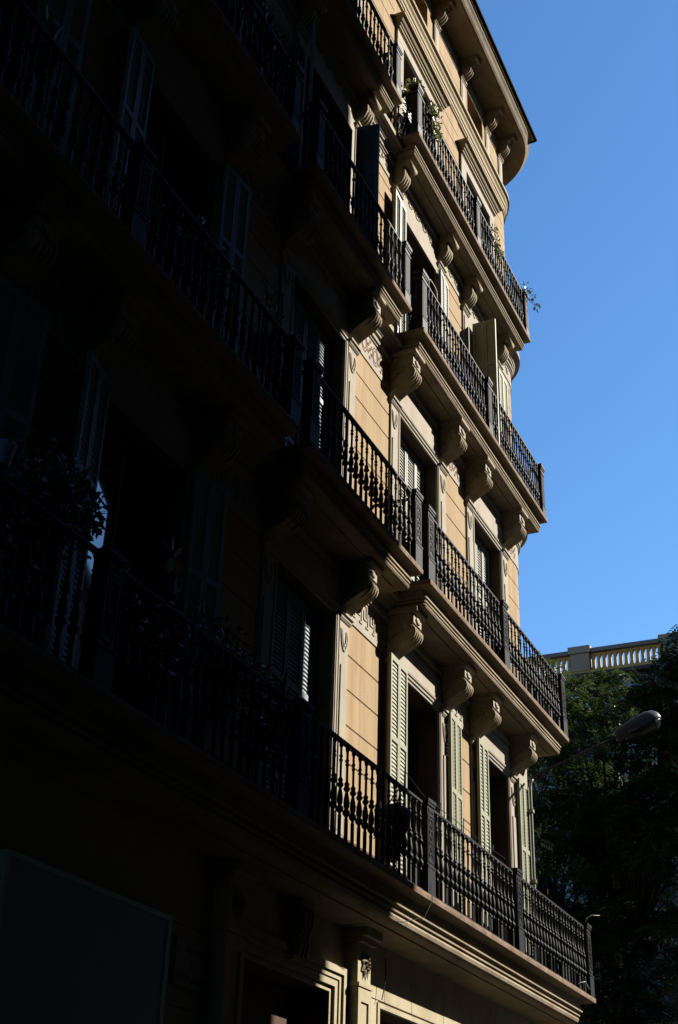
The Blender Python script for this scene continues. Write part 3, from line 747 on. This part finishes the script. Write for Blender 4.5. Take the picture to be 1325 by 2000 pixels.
# stepped door surround
def surround(x0, x1, zt, t, y0, y1, nm):
    m = MB(); m.box(x0 - t, x0, y0, y1, .13, zt + t); m.box(x1, x1 + t, y0, y1, .13, zt + t); m.box(x0, x1, y0, y1, zt, zt + t); return put(nm, m, 'base', B)
surround(10.86, 12.75, 3.90, .045, -.012, .012, 'door_surround'); surround(10.80, 12.81, 3.955, .07, -.045, .011, 'door_surround'); surround(10.72, 12.885, 4.03, .05, -.06, .010, 'door_surround'); surround(10.66, 12.945, 4.085, .07, -.085, .009, 'door_surround')
surround(13.99, 16.59, 3.925, .055, -.045, .011, 'shop_surround')
surround(17.21, 19.19, 3.925, .055, -.045, .011, 'shop_surround')
# keystone over the door
m = MB(); m.prism_x([(.0, 4.02), (-.11, 4.02), (-.15, 4.12), (-.13, 4.22), (-.18, 4.34), (-.20, 4.44), (-.2, 4.6), (0, 4.6)], 11.68, 11.94)
for q in range(3): m.tube([(11.73 + q * .08, -.14, 4.06), (11.73 + q * .08, -.165, 4.16), (11.73 + q * .08, -.15, 4.24), (11.73 + q * .08, -.2, 4.36), (11.73 + q * .08, -.205, 4.5)], .025, 6)
put('keystone', m, 'carved', B)
# big pilasters
def base_pilaster(x0, x1):
    m = MB(); yf = -.17
    m.box(x0, x1, yf, .0, .13, 4.0); m.box(x0 + .003, x1 - .003, yf - .004, .0, 4.045, 4.44)
    t = .07
    m.box(x0, x0 + t, yf - .018, yf - .001, .5, 3.99); m.box(x1 - t, x1, yf - .018, yf - .001, .5, 3.99); m.box(x0 + t, x1 - t, yf - .018, yf - .001, 3.86, 3.99)
    p = put('base_pilaster', m, 'base', B)
    m = MB(); m.box(x0 - .015, x1 + .02, yf - .03, .0, 4.003, 4.042); put('necking', m, 'base', p)
    m = MB(); m.box(x0 - .02, x1 + .02, yf - .06, 0, 4.445, 4.503); m.box(x0 - .04, x1 + .04, yf - .12, 0, 4.503, 4.62)
    put('capital', m, 'base', p)
    lf = MB(); cx, cz = (x0 + x1) / 2 + .01, 4.25
    for ring_, nn, L0, dy in ((0, 9, .15, .035), (1, 7, .10, .06), (2, 3, .05, .075)):
        for q in range(nn):
            a = PI / 2 + 2 * PI * (q + .5 * ring_) / nn; L = L0 * (1.15 if math.sin(a) < -.3 else .95); d = Vector((math.cos(a) * .72, 0, math.sin(a))); sd_ = Vector((-math.sin(a) * .72, 0, math.cos(a)))
            c0 = Vector((cx, yf - .006, cz)); wv = L0 * .30; o_ = Vector((0, -dy, 0))
            P_ = [c0 + o_ * .5, c0 + d * L * .5 + sd_ * wv + o_ * .55, c0 + d * L + o_ * .3, c0 + d * L * .5 - sd_ * wv + o_ * .55, c0 + d * L * .55 + o_ * 1.0]
            lf.add([tuple(p_) for p_ in P_], [(0, 4, 1), (1, 4, 2), (2, 4, 3), (3, 4, 0)])
    put('carved_leaf', lf, 'carved', p)
base_pilaster(13.08, 13.42); base_pilaster(10.25, 10.60)
# door leaves and shop glass
m = MB()
for x0, x1 in ((10.9, 11.80), (11.81, 12.71)): m.box(x0, x1, .30, .36, .13, 3.05)
for x0, x1 in ((10.95, 11.75), (11.86, 12.66)):
    for z0, z1 in ((.3, 1.2), (1.35, 2.9)): m.box(x0, x1, .27, .299, z0, z1)
m.box(10.87, 12.74, .26, .38, 3.06, 3.14)
d = put('door', m, 'brown', B)
p = MB(); p.box(10.9, 12.71, .32, .33, 3.15, 3.88); put('transom_panel', p, 'brown', d)
for x0, x1 in ((13.98, 16.6), (17.2, 19.2)):
    m = MB(); n = 3
    for k in range(n + 1):
        xx = x0 + .03 + (x1 - x0 - .06) * k / n; m.box(xx - .03, xx + .03, .30, .36, .6, 3.92)
    s = put('shop_window', m, 'frame', B)
    for k in range(n):
        q = MB(); q.box(x0 + .06 + (x1 - x0 - .06) * k / n, x0 + (x1 - x0 - .06) * (k + 1) / n, .325, .335, .6, 3.92); put('pane', q, 'glass', s)

# ------------------------------------------------------------------ small things on the facade
# blank board bottom left
S = thing('signboard', (8.3, -.1, 1.2), 'blank dark grey framed board on the shaded ground floor wall', 'signboard')
m = MB(); m.box(7.28, 9.39, -.12, -.035, 1.2, 3.90); put('panel', m, 'board', S)
m = MB(); m.box(7.24, 7.28, -.135, -.034, 1.16, 3.94); m.box(9.39, 9.43, -.135, -.034, 1.16, 3.94); m.box(7.28, 9.39, -.135, -.034, 3.901, 3.94); m.box(7.28, 9.39, -.135, -.034, 1.16, 1.199); put('rim', m, 'board_rim', S)
# street name plaque, lettering runs mirrored as in the photograph
S = thing('street_sign', (9.95, -.04, 3.5), 'pale stone street name plaque with reversed dark lettering beside the doorway', 'sign')
m = MB(); m.box(9.66, 10.18, -.058, -.034, 3.46, 3.83); put('plaque', m, 'plaque', S)
def letters(txt, size, cx, z, sx=1.0):
    cu = bpy.data.curves.new('t', 'FONT'); cu.body = txt; cu.size = size; cu.align_x = 'CENTER'; cu.extrude = .001
    to = bpy.data.objects.new('t', cu); COL.objects.link(to); bpy.context.view_layer.update()
    me = bpy.data.meshes.new_from_object(to.evaluated_get(bpy.context.evaluated_depsgraph_get()))
    bpy.data.objects.remove(to); 
    for v in me.vertices: v.co = (cx - v.co.x * sx, -.0595 - v.co.z, z + v.co.y)     # reversed left to right
    me.materials.clear(); me.materials.append(M['ink']); put('lettering', me, None, S)
letters('CARRER', .075, 9.95, 3.735); letters('DE', .065, 9.94, 3.635); letters('LLUIS EL PIADOS', .078, 9.92, 3.51, .80)

# street lamp on the wall by the corner
L = thing('street_lamp', (19.72, -.12, 5.6), 'grey street lamp head on a long bent arm from the building corner', 'lamp')
px_, py_ = 19.75, -.13
hb = Vector((19.83, -1.55, 8.80)); tip = Vector((20.14, -2.2, 9.16)); HL = (tip - hb).length; hd = (tip - hb).normalized()
pole = [(px_, py_, 5.35), (px_, py_, 6.5), (px_, py_, 8.12)]
for t in np.linspace(.15, 1, 6): pole.append((px_ + .03 * t, py_ - .20 * (1 - math.cos(t * 1.25)), 8.12 + .22 * math.sin(t * 1.25)))
last = Vector(pole[-1])
for t in (.2, .6, 1.0): pole.append(tuple(last.lerp(hb, t)))
m = MB(); m.tube(pole[:6], .024, 8); put('pole', m, 'galv', L); m = MB(); m.tube(pole[5:], .022, 8); put('arm', m, 'lamp', L)  # one tube: pale where sunlit, arm given a darker colour for its shade
for zz in (5.5, 6.6, 7.7):
    m = MB(); m.box(px_ - .04, px_ + .04, py_ - .04, 0.0, zz, zz + .05); put('wall_clip', m, 'galv', L)
sd = hd.cross(Vector((0, 0, 1))).normalized(); upv = sd.cross(hd).normalized()
def head_ring(t, wv, hu, hdn):
    c0 = hb + hd * (t * HL); out = []
    for k in range(14):
        a = 2 * PI * k / 14; s_ = math.sin(a); out.append(tuple(c0 + sd * (wv * math.cos(a)) + upv * ((hu if s_ > 0 else hdn) * s_)))
    return out
m = MB(); m.rings([head_ring(t, a, b, c_) for t, a, b, c_ in ((-.02, .05, .05, .05), (0, .09, .10, .07), (.05, .10, .115, .075), (.22, .12, .14, .08), (.5, .15, .17, .08), (.75, .165, .18, .08), (.9, .145, .155, .07), (.97, .10, .10, .05), (1.0, .03, .04, .02))], closed=True, smooth=True, cap0=True, cap1=True)
put('lamp_housing', m, 'lamp', L)
m = MB(); m.rings([head_ring(t, a, -.02, c_) for t, a, c_ in ((.16, .06, .09), (.2, .12, .12), (.5, .15, .17), (.75, .165, .175), (.9, .13, .13), (.96, .05, .06))], closed=True, smooth=True, cap0=True, cap1=True)
put('lamp_diffuser', m, 'lamp_glass', L)

# ------------------------------------------------------------------ plants, pots, washing, wires
def leaves_mesh(pts, dirs, size, ratio=.5, spread=1.0):
    """one small folded leaf (two triangles pairs) at every point"""
    n = len(pts); pts = np.asarray(pts); d = np.asarray(dirs) + rng.normal(0, .5 * spread, (n, 3)); d /= np.linalg.norm(d, axis=1, keepdims=True)
    u = np.cross(d, rng.normal(0, 1, (n, 3))); u /= np.linalg.norm(u, axis=1, keepdims=True)
    L = (size * rng.uniform(.6, 1.3, n))[:, None]
    v = np.stack([pts, pts + d * L * .5 + u * L * ratio * .5, pts + d * L, pts + d * L * .5 - u * L * ratio * .5], 1).reshape(-1, 3)
    me = bpy.data.meshes.new('foliage'); me.vertices.add(4 * n); me.vertices.foreach_set('co', v.ravel())
    me.loops.add(4 * n); me.loops.foreach_set('vertex_index', np.arange(4 * n)); me.polygons.add(n)
    me.polygons.foreach_set('loop_start', np.arange(0, 4 * n, 4)); me.polygons.foreach_set('loop_total', np.full(n, 4)); me.update(calc_edges=True)
    return me
def plant(name, base, blobs, n, size, mt, label, cat='plant', pot=None, ratio=.5, stems=True, group=None):
    """blobs: list of (centre, radii); foliage grows around stems running from base to each blob"""
    T = thing(name, base, label, cat, group)
    P = []; D = []; st = MB(); bs = Vector(base)
    for c_, r_ in blobs:
        k = max(4, n // len(blobs)); q = rng.normal(0, .45, (k, 3)) * np.array(r_) + np.array(c_); P.append(q)
        dd = q - np.array(c_); D.append(dd / (np.linalg.norm(dd, axis=1, keepdims=True) + 1e-6) + np.array([0, 0, -.2]))
        if stems:
            c0 = Vector(c_)
            for j in range(3):
                e = c0 + Vector(rng.normal(0, .35, 3) * np.array(r_)); mid = bs.lerp(e, .55) + Vector((0, 0, .04))
                st.tube([bs, mid, e], [.008, .006, .003], 4)
    put('foliage', leaves_mesh(np.concatenate(P), np.concatenate(D), size, ratio), mt, T)
    if stems: put('stem', st, 'stem', T)
    if pot:
        r, h = pot; m = MB(); m.lathe([(r * .7, -h), (r, -.02), (r * 1.1, -.02), (r * 1.1, 0), (r * .9, 0), (r * .85, -.04)], 12, base); put('pot', m, 'pot', T)
    return T
# top-floor balcony
plant('trailing_plant', (14.22, -.30, 17.85), [((14.16, -.34, 18.0), (.16, .12, .10)), ((14.05, -.22, 17.92), (.10, .14, .10)), ((14.12, -.1, 17.9), (.1, .12, .08))], 240, .07, 'leaf2', 'yellow-green plant spilling over the corner of the top right balcony', pot=(.12, .25))
plant('trailing_plant', (14.62, -.36, 17.95), [((14.62, -.50, 17.88), (.12, .07, .10)), ((14.72, -.50, 17.72), (.11, .06, .14)), ((14.78, -.49, 17.52), (.09, .05, .14))], 300, .07, 'leaf2', 'yellow-green plant hanging over the front rail of the top right balcony', pot=(.11, .2))
plant('climbing_vine', (14.06, -.20, 16.86), [((14.07, -.22, 17.3), (.04, .10, .22)), ((14.07, -.30, 17.6), (.04, .10, .22)), ((14.07, -.16, 17.05), (.04, .09, .18))], 260, .045, 'leaf3', 'dark small-leaved vine climbing the end railing of the top right balcony')
plant('hanging_plant', (17.72, -.3, 17.82), [((17.72, -.49, 17.86), (.12, .05, .08)), ((17.86, -.49, 17.70), (.12, .05, .12)), ((18.0, -.48, 17.55), (.07, .04, .1))], 150, .065, 'leaf2', 'small green plant hanging over the rail midway along the top right balcony', pot=(.11, .2))
plant('straggly_plant', (19.42, -.3, 17.85), [((19.55, -.5, 17.9), (.16, .08, .12)), ((19.78, -.56, 17.86), (.14, .06, .14)), ((19.92, -.6, 17.68), (.08, .05, .1))], 90, .06, 'leaf', 'straggly twig plant against the sky at the far end of the top right balcony', pot=(.1, .2))
# third floor
plant('leafy_plant', (18.15, -.32, 13.6), [((18.2, -.36, 13.75), (.1, .07, .12))], 30, .14, 'leaf2', 'single bright green plant behind the right balcony railing under the open shutter', pot=(.1, .3))
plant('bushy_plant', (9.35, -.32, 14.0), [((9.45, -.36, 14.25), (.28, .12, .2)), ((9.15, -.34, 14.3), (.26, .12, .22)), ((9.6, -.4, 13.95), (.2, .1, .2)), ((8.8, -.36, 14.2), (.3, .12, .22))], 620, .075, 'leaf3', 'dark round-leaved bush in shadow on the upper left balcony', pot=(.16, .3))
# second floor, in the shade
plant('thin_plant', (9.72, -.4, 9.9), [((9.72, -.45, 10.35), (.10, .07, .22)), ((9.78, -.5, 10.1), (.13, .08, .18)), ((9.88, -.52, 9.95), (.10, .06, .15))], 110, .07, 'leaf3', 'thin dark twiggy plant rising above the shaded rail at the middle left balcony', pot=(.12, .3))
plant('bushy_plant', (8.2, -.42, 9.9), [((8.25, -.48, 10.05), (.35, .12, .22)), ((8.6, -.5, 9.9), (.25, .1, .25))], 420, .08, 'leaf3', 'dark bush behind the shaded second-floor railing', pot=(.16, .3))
def spiky(name, base, n, L, label, spread=.8):
    T = thing(name, base, label, 'plant'); m = MB()
    for k in range(n):
        a = rng.uniform(0, 2 * PI); el = rng.uniform(.35, 1.35); d_ = Vector((math.cos(a) * math.cos(el) * spread, math.sin(a) * math.cos(el) * .5, math.sin(el)))
        l = L * rng.uniform(.6, 1.1); b0 = Vector(base); s_ = d_.cross(Vector((0, 0, 1))).normalized() * (.022 * L / .5)
        p1 = b0 + d_ * l * .55; p2 = b0 + d_ * l + Vector((0, 0, -.12 * l))
        m.add([tuple(b0 - s_ * .6), tuple(b0 + s_ * .6), tuple(p1 + s_), tuple(p1 - s_), tuple(p2)], [(0, 1, 2, 3), (3, 2, 4)])
    put('spiky_leaf', m, 'leaf3', T); q = MB(); q.lathe([(.09, -.22), (.12, -.01), (.13, -.01), (.13, 0), (.1, 0)], 10, base); put('pot', q, 'pot', T)
spiky('spiky_plant', (5.78, -.45, 10.05), 16, .5, 'spiky dark agave above the shaded railing at the top left edge')
# first floor, in the shade
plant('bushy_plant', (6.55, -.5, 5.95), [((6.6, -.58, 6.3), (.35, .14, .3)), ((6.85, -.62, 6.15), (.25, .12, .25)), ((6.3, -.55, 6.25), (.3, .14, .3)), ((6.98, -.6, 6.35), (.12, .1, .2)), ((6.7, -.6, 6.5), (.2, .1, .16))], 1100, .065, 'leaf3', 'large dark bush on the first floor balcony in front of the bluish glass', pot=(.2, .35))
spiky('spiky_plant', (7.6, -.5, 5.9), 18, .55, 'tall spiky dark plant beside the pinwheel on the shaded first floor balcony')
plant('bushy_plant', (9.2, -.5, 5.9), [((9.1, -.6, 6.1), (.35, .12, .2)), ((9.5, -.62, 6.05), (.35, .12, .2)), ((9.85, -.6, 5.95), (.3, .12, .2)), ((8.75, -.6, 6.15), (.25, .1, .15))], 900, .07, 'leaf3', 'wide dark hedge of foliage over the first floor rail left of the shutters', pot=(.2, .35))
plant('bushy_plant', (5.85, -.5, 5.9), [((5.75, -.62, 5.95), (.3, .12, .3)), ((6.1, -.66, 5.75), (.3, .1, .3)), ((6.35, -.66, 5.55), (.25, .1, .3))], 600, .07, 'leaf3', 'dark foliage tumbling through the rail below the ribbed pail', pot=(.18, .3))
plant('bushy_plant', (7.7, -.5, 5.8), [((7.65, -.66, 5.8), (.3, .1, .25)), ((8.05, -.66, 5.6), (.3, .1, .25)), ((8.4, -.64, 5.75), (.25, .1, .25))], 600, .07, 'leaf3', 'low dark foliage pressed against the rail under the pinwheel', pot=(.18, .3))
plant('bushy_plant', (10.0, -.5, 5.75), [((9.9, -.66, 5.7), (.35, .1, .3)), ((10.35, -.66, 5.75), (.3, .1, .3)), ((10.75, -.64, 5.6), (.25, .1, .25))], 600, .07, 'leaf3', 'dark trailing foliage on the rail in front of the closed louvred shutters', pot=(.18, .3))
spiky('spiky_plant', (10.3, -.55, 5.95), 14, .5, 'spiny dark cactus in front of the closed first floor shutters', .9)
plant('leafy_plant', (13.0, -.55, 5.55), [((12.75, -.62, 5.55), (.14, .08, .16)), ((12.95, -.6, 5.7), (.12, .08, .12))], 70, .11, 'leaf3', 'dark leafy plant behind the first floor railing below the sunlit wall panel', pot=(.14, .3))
# hanging pot on the lit rail
T = thing('hanging_pot', (12.95, -.62, 5.55), 'round dark pot hung behind the sunlit first floor balusters', 'pot'); m = MB()
m.lathe([(.04, -.18), (.13, -.14), (.19, -.02), (.2, .08), (.17, .17), (.10, .2)], 14, (12.95, -.60, 5.62)); put('bowl', m, 'pot', T)
m = MB(); m.tube([(12.85, -.6, 5.82), (12.9, -.66, 5.95), (12.95, -.70, 6.02)], .008, 5); m.tube([(13.05, -.6, 5.82), (13.0, -.66, 5.95), (12.95, -.70, 6.02)], .008, 5); put('hook', m, 'wire', T)
# striped pail at the left edge
T = thing('ribbed_pail', (5.86, -.70, 6.10), 'blue-grey ribbed flower pail on the shaded rail at the left edge', 'pot'); m = MB()
pr = [(.085, 0)]
for k in range(9): z = .012 + k * .026; r = .09 + k * .0045; pr += [(r, z), (r + .006, z + .008), (r + .006, z + .014), (r, z + .022)]
m.lathe([(r_ * .62, z_ * .62) for r_, z_ in pr + [(.138, .25), (.138, .265), (.12, .265)]], 18, (5.86, -.70, 6.10)); put('body', m, 'pail', T)
# pinwheel
T = thing('pinwheel', (8.03, -.72, 5.9), 'colourful toy pinwheel with red, orange and green petals on the shaded balcony', 'pinwheel')
cp = Vector((7.96, -.74, 6.42))
for k, mn in enumerate(('p_purple', 'p_red', 'p_orange', 'p_orange', 'p_yellow', 'p_green')):
    a = R_(150 - k * 52); d_ = Vector((math.cos(a), 0, math.sin(a))); n_ = Vector((-math.sin(a), 0, math.cos(a))); m = MB()
    m.add([tuple(cp), tuple(cp + d_ * .10 + n_ * .045 + Vector((0, -.03, 0))), tuple(cp + d_ * .19 + Vector((0, -.012, 0))), tuple(cp + d_ * .10 - n_ * .03), tuple(cp + d_ * .09 + Vector((0, .012, 0)))], [(0, 1, 2), (0, 2, 3), (0, 4, 2), (0, 3, 4)])
    put('petal', m, mn, T)
m = MB(); m.tube([(7.96, -.73, 6.4), (8.0, -.73, 6.1), (8.02, -.72, 5.6)], .006, 5); put('stick', m, 'wire', T)
m = MB(); m.add([(8.03, -.74, 6.12), (8.13, -.76, 6.2), (8.16, -.74, 6.32), (8.06, -.73, 6.3), (8.10, -.735, 6.21)], [(0, 1, 4), (1, 2, 4), (2, 3, 4), (3, 0, 4)]); put('paper_leaf', m, 'p_green', T)
# washing
def cloth(name, x0, x1, y, z0, z1, mt, label):
    m = MB(); n = 14; rows = []
    for j in range(7):
        z = z1 + (z0 - z1) * j / 6; rows.append([(x0 + (x1 - x0) * i / n, y + .035 * math.sin(i * 1.7 + j * .3) * (.3 + j / 6), z + .02 * math.sin(i * .9)) for i in range(n + 1)])
    back_ = [[(p[0], p[1] + .006, p[2]) for p in r] for r in rows]
    m.rings(rows, smooth=True); m.rings([r[::-1] for r in back_], smooth=True)
    o = put(name, m, mt); tag(o, label, 'clothes')
cloth('hanging_cloth', 15.85, 16.9, -.33, 13.25, 13.98, 'cloth', 'blue washing hung behind the sunlit third floor railing')
cloth('hanging_cloth', 10.15, 10.42, -.30, 13.0, 13.32, 'cloth2', 'light blue cloth in the gap between the shaded upper balconies')
# wires and hooks
def wire(name, pts, r, label, cat='wire', mt='wire'):
    m = MB(); m.tube(pts, r, 5); return tag(put(name, m, mt), label, cat)
def hookpts(x, y, z, w_, h_): return [(x, y, z), (x, y, z + h_)] + [(x + w_ * .5 * (1 - math.cos(t)), y, z + h_ + .05 * math.sin(t)) for t in np.linspace(.4, PI, 6)] + [(x + w_, y, z + h_ - .22)]
wire('wire_hook', hookpts(14.46, -.47, 14.0, .34, .26), .008, 'bent pale wire hook above the left end of the third floor railing', 'hook', 'galv')
wire('cable', [(13.62, -.80, 5.15), (13.6, -.81, 4.95), (13.5, -.76, 4.75), (13.2, -.62, 4.64), (12.6, -.40, 4.60)], .004, 'loose black cable drooping under the edge of the first floor balcony', 'cable', 'iron')
wire('cable', [(13.98, -.10, 4.45), (14.0, -.11, 4.3), (13.97, -.10, 4.12), (13.93, -.09, 4.0)], .006, 'thin black cable hanging on the sunlit ground floor stone', 'cable', 'iron')
wire('wire_hook', [(20.30, -.74, 6.05), (20.34, -.76, 6.16), (20.42, -.82, 6.22), (20.52, -.92, 6.23)], .005, 'curved pale wire at the far end of the first floor rail', 'hook', 'galv')
wire('twig', [(19.75, -.62, 5.03), (19.85, -.74, 5.14), (19.98, -.78, 5.17), (20.1, -.8, 5.08)], .007, 'dry pale twig caught at the foot of the first floor railing end', 'twig', 'galv')
CL = thing('clothes_line', (16, -.71, 6.03), 'thin clothes line on short spikes along the sunlit first floor rail', 'clothes line')
m = MB(); m.tube([(13.0, -.72, 6.22), (13.6, -.72, 6.10), (14.6, -.72, 6.11), (15.6, -.72, 6.10), (16.5, -.72, 6.12)], .005, 4); put('line', m, 'iron', CL)
for xx, hh in ((13.0, .24), (14.1, .16), (14.9, .2), (16.0, .16), (17.4, .2), (17.9, .18), (18.4, .15)):
    m = MB(); m.tube([(xx, -.715, 6.02), (xx + .01, -.72, 6.02 + hh)], .007, 5); put('spike', m, 'iron', CL)

# ------------------------------------------------------------------ far building with balustrade
FX = 50.0
FB = thing('far_building', (FX + 8, 10, 0), 'shaded grey building beyond the trees topped by a yellow balustrade', 'building')
m = MB(); m.box(FX + .3, FX + 16, -.5, 26, 0, 22.0)
put('wall', m, 'far', FB)
m = MB(); m.box(FX - .15, FX + 16.2, -.9, 26.3, 22.0, 22.32); m.box(FX - .45, FX + 16.4, -1.2, 26.6, 22.323, 22.48); put('cornice', m, 'far_dark', FB)
m = MB(); m.box(FX + .1, FX + .29, -.6, 26, 20.6, 21.99); put('frieze', m, 'far', FB)
m = MB(); m.box(FX - .22, FX + .22, -.8, 26, 22.49, 22.66); put('plinth', m, 'far_yellow', FB)
m = MB(); m.box(FX - .27, FX + .27, -.85, 26, 23.44, 23.61); put('coping', m, 'far_rail', FB)
ped = [6.45 + k * 3.75 for k in range(-2, 6)]
for p in ped:
    m = MB(); m.box(FX - .25, FX + .25, p - .40, p + .40, 22.661, 23.439); m.box(FX - .32, FX + .32, p - .47, p + .47, 23.4405, 23.74); put('pedestal', m, 'far', FB)
nb = 13; pit = (3.75 - .80) / nb
bm = MB(); e = pit / 2 - .001
half = [(e, 0), (e, .07), (e * .75, .11), (e * .52, .17), (e * .46, .26), (e * .46, .52), (e * .52, .61), (e * .75, .67), (e, .71), (e, .777)]
poly = half + [(-y, z) for y, z in reversed(half)]
bm.rings([[(-.11, y, z) for y, z in poly], [(.11, y, z) for y, z in poly]], closed=True, cap0=True, cap1=True)
bme = bm.mesh('baluster'); bme.materials.append(M['far_yellow'])
for a, b in zip(ped[:-1], ped[1:]):
    for k in range(nb): put('baluster', bme, None, FB, (FX, a + .40 + (k + .5) * pit, 22.661))
for k in range(8):
    for j in range(4):
        yy = .6 + k * 3.1; zz = 17.2 - j * 4.0
        m = MB(); m.box(FX + .2, FX + .31, yy - .1, yy + 1.5, zz - .1, zz + 2.5); wv = put('window', m, 'far_dark', FB)
        q = MB(); q.box(FX + .17, FX + .199, yy, yy + 1.4, zz, zz + 2.4); put('pane', q, 'glass', wv)
for k in range(9):
    yy = -.3 + k * 3.1
    m = MB(); m.box(FX + .05, FX + .29, yy - .25, yy + .25, 0.13, 20.59); put('pilaster', m, 'far', FB)

# ------------------------------------------------------------------ trees
def tree(base, H, crown, nclump, label, seed, fr=27):
    """crown: list of (centre, radii) blobs; limbs run from the trunk to clumps of pinnate fronds"""
    r = np.random.default_rng(seed); T = thing('street_tree', base, label, 'tree', 'street trees beyond the corner')
    bx, by, bz = base; tk = MB(); bs = Vector(base)
    top = Vector(crown[0][0]); fork = bs.lerp(Vector((top.x, top.y, bs.z + H * .42)), 1.0)
    tk.tube([bs, bs + Vector((.05, .03, H * .12)), bs.lerp(fork, .55) + Vector((.12, -.08, 0)), fork], [.26, .2, .17, .14], 9)
    cl = []
    for c_, rad in crown:
        k = max(3, int(nclump * (rad[0] * rad[1] * rad[2]) ** .5 / sum((q[1][0] * q[1][1] * q[1][2]) ** .5 for q in crown)))
        v = r.normal(0, 1, (k, 3)); v /= np.linalg.norm(v, axis=1, keepdims=True); rr = r.uniform(.25, 1, (k, 1)) ** .45
        pts = np.array(c_) + v * rr * np.array(rad)
        lim = fork.lerp(Vector(c_), .6) + Vector(tuple(r.normal(0, .25, 3)))
        tk.tube([fork, fork.lerp(lim, .5) + Vector((0, 0, .25)), lim], [.12, .08, .055], 7)
        for q in pts:
            cl.append(q)
            if r.random() < .55: tk.tube([lim, lim.lerp(Vector(q), .5) + Vector((0, 0, .15)), Vector(q)], [.035, .02, .008], 4)
    cl = np.array(cl); N = len(cl) * fr
    cen = np.repeat(cl, fr, 0) + r.normal(0, .20, (N, 3)) * np.array([1.1, 1.1, .5])
    d = r.normal(0, 1, (N, 3)); d[:, 2] = d[:, 2] * .35 - .25; d /= np.linalg.norm(d, axis=1, keepdims=True)
    u = np.cross(d, np.array([0, 0, 1.]) + r.normal(0, .35, (N, 3))); u /= np.linalg.norm(u, axis=1, keepdims=True)
    Lf = r.uniform(.28, .48, N)[:, None]
    V = []
    for k in range(5):
        for sgn in (-1, 1):
            p0 = cen + d * Lf * (k + .6) / 5.2 + np.array([0, 0, -.05]) * (k / 5) ** 2
            di = u * sgn * .92 + d * .4; le = Lf * .30; wv = d * Lf * .095
            V.append(np.stack([p0, p0 + di * le * .5 + wv, p0 + di * le + np.array([0, 0, -.012]), p0 + di * le * .5 - wv], 1))
    V = np.concatenate(V, 0).reshape(-1, 3); n = len(V) // 4
    me = bpy.data.meshes.new('crown'); me.vertices.add(4 * n); me.vertices.foreach_set('co', V.ravel())
    me.loops.add(4 * n); me.loops.foreach_set('vertex_index', np.arange(4 * n)); me.polygons.add(n)
    me.polygons.foreach_set('loop_start', np.arange(0, 4 * n, 4)); me.polygons.foreach_set('loop_total', np.full(n, 4)); me.update(calc_edges=True)
    put('trunk', tk, 'bark', T); put('crown', me, 'leaf', T)
tree((32.0, 1.85, .13), 14, [((32.0, 1.7, 12.0), (2.2, 2.2, 2.6)), ((31.2, .3, 9.8), (2.2, 2.0, 2.2)), ((32.4, 3.2, 10.2), (2.2, 2.0, 2.4)), ((31.6, 2.2, 7.4), (2.0, 1.9, 1.7)), ((31.4, 0.9, 5.4), (1.8, 1.6, 1.0))], 310, 'dark pinnate-leaved street tree nearest the building corner, its trunk showing low down', 3)
tree((30.5, -2.6, .13), 14, [((30.4, -1.9, 14.5), (1.3, 1.1, 1.1)), ((30.6, -.7, 13.3), (1.5, 1.3, 1.0)), ((30.5, -1.5, 12.2), (1.6, 1.5, 1.3)), ((30.2, -2.0, 10.4), (2.0, 1.7, 2.0)), ((30.0, -1.8, 7.6), (2.0, 1.8, 2.0)), ((30.0, -1.3, 5.6), (1.8, 1.5, 1.2))], 330, 'tall dark street tree at the right edge, its top reaching over the balustrade', 5)
tree((38.5, 4.8, .13), 16, [((38.2, 3.9, 15.9), (2.2, 2.2, 1.5)), ((37.8, 4.35, 17.7), (.4, .4, .35)), ((37.5, 2.4, 16.4), (1.4, 1.2, 1.0)), ((38.2, 3.0, 13.4), (2.6, 2.4, 2.4)), ((38.5, 5.2, 11.0), (2.6, 2.4, 2.6)), ((38.0, 3.4, 9.0), (2.4, 2.2, 2.2))], 260, 'farther street tree with fine foliage below the yellow balustrade', 9)
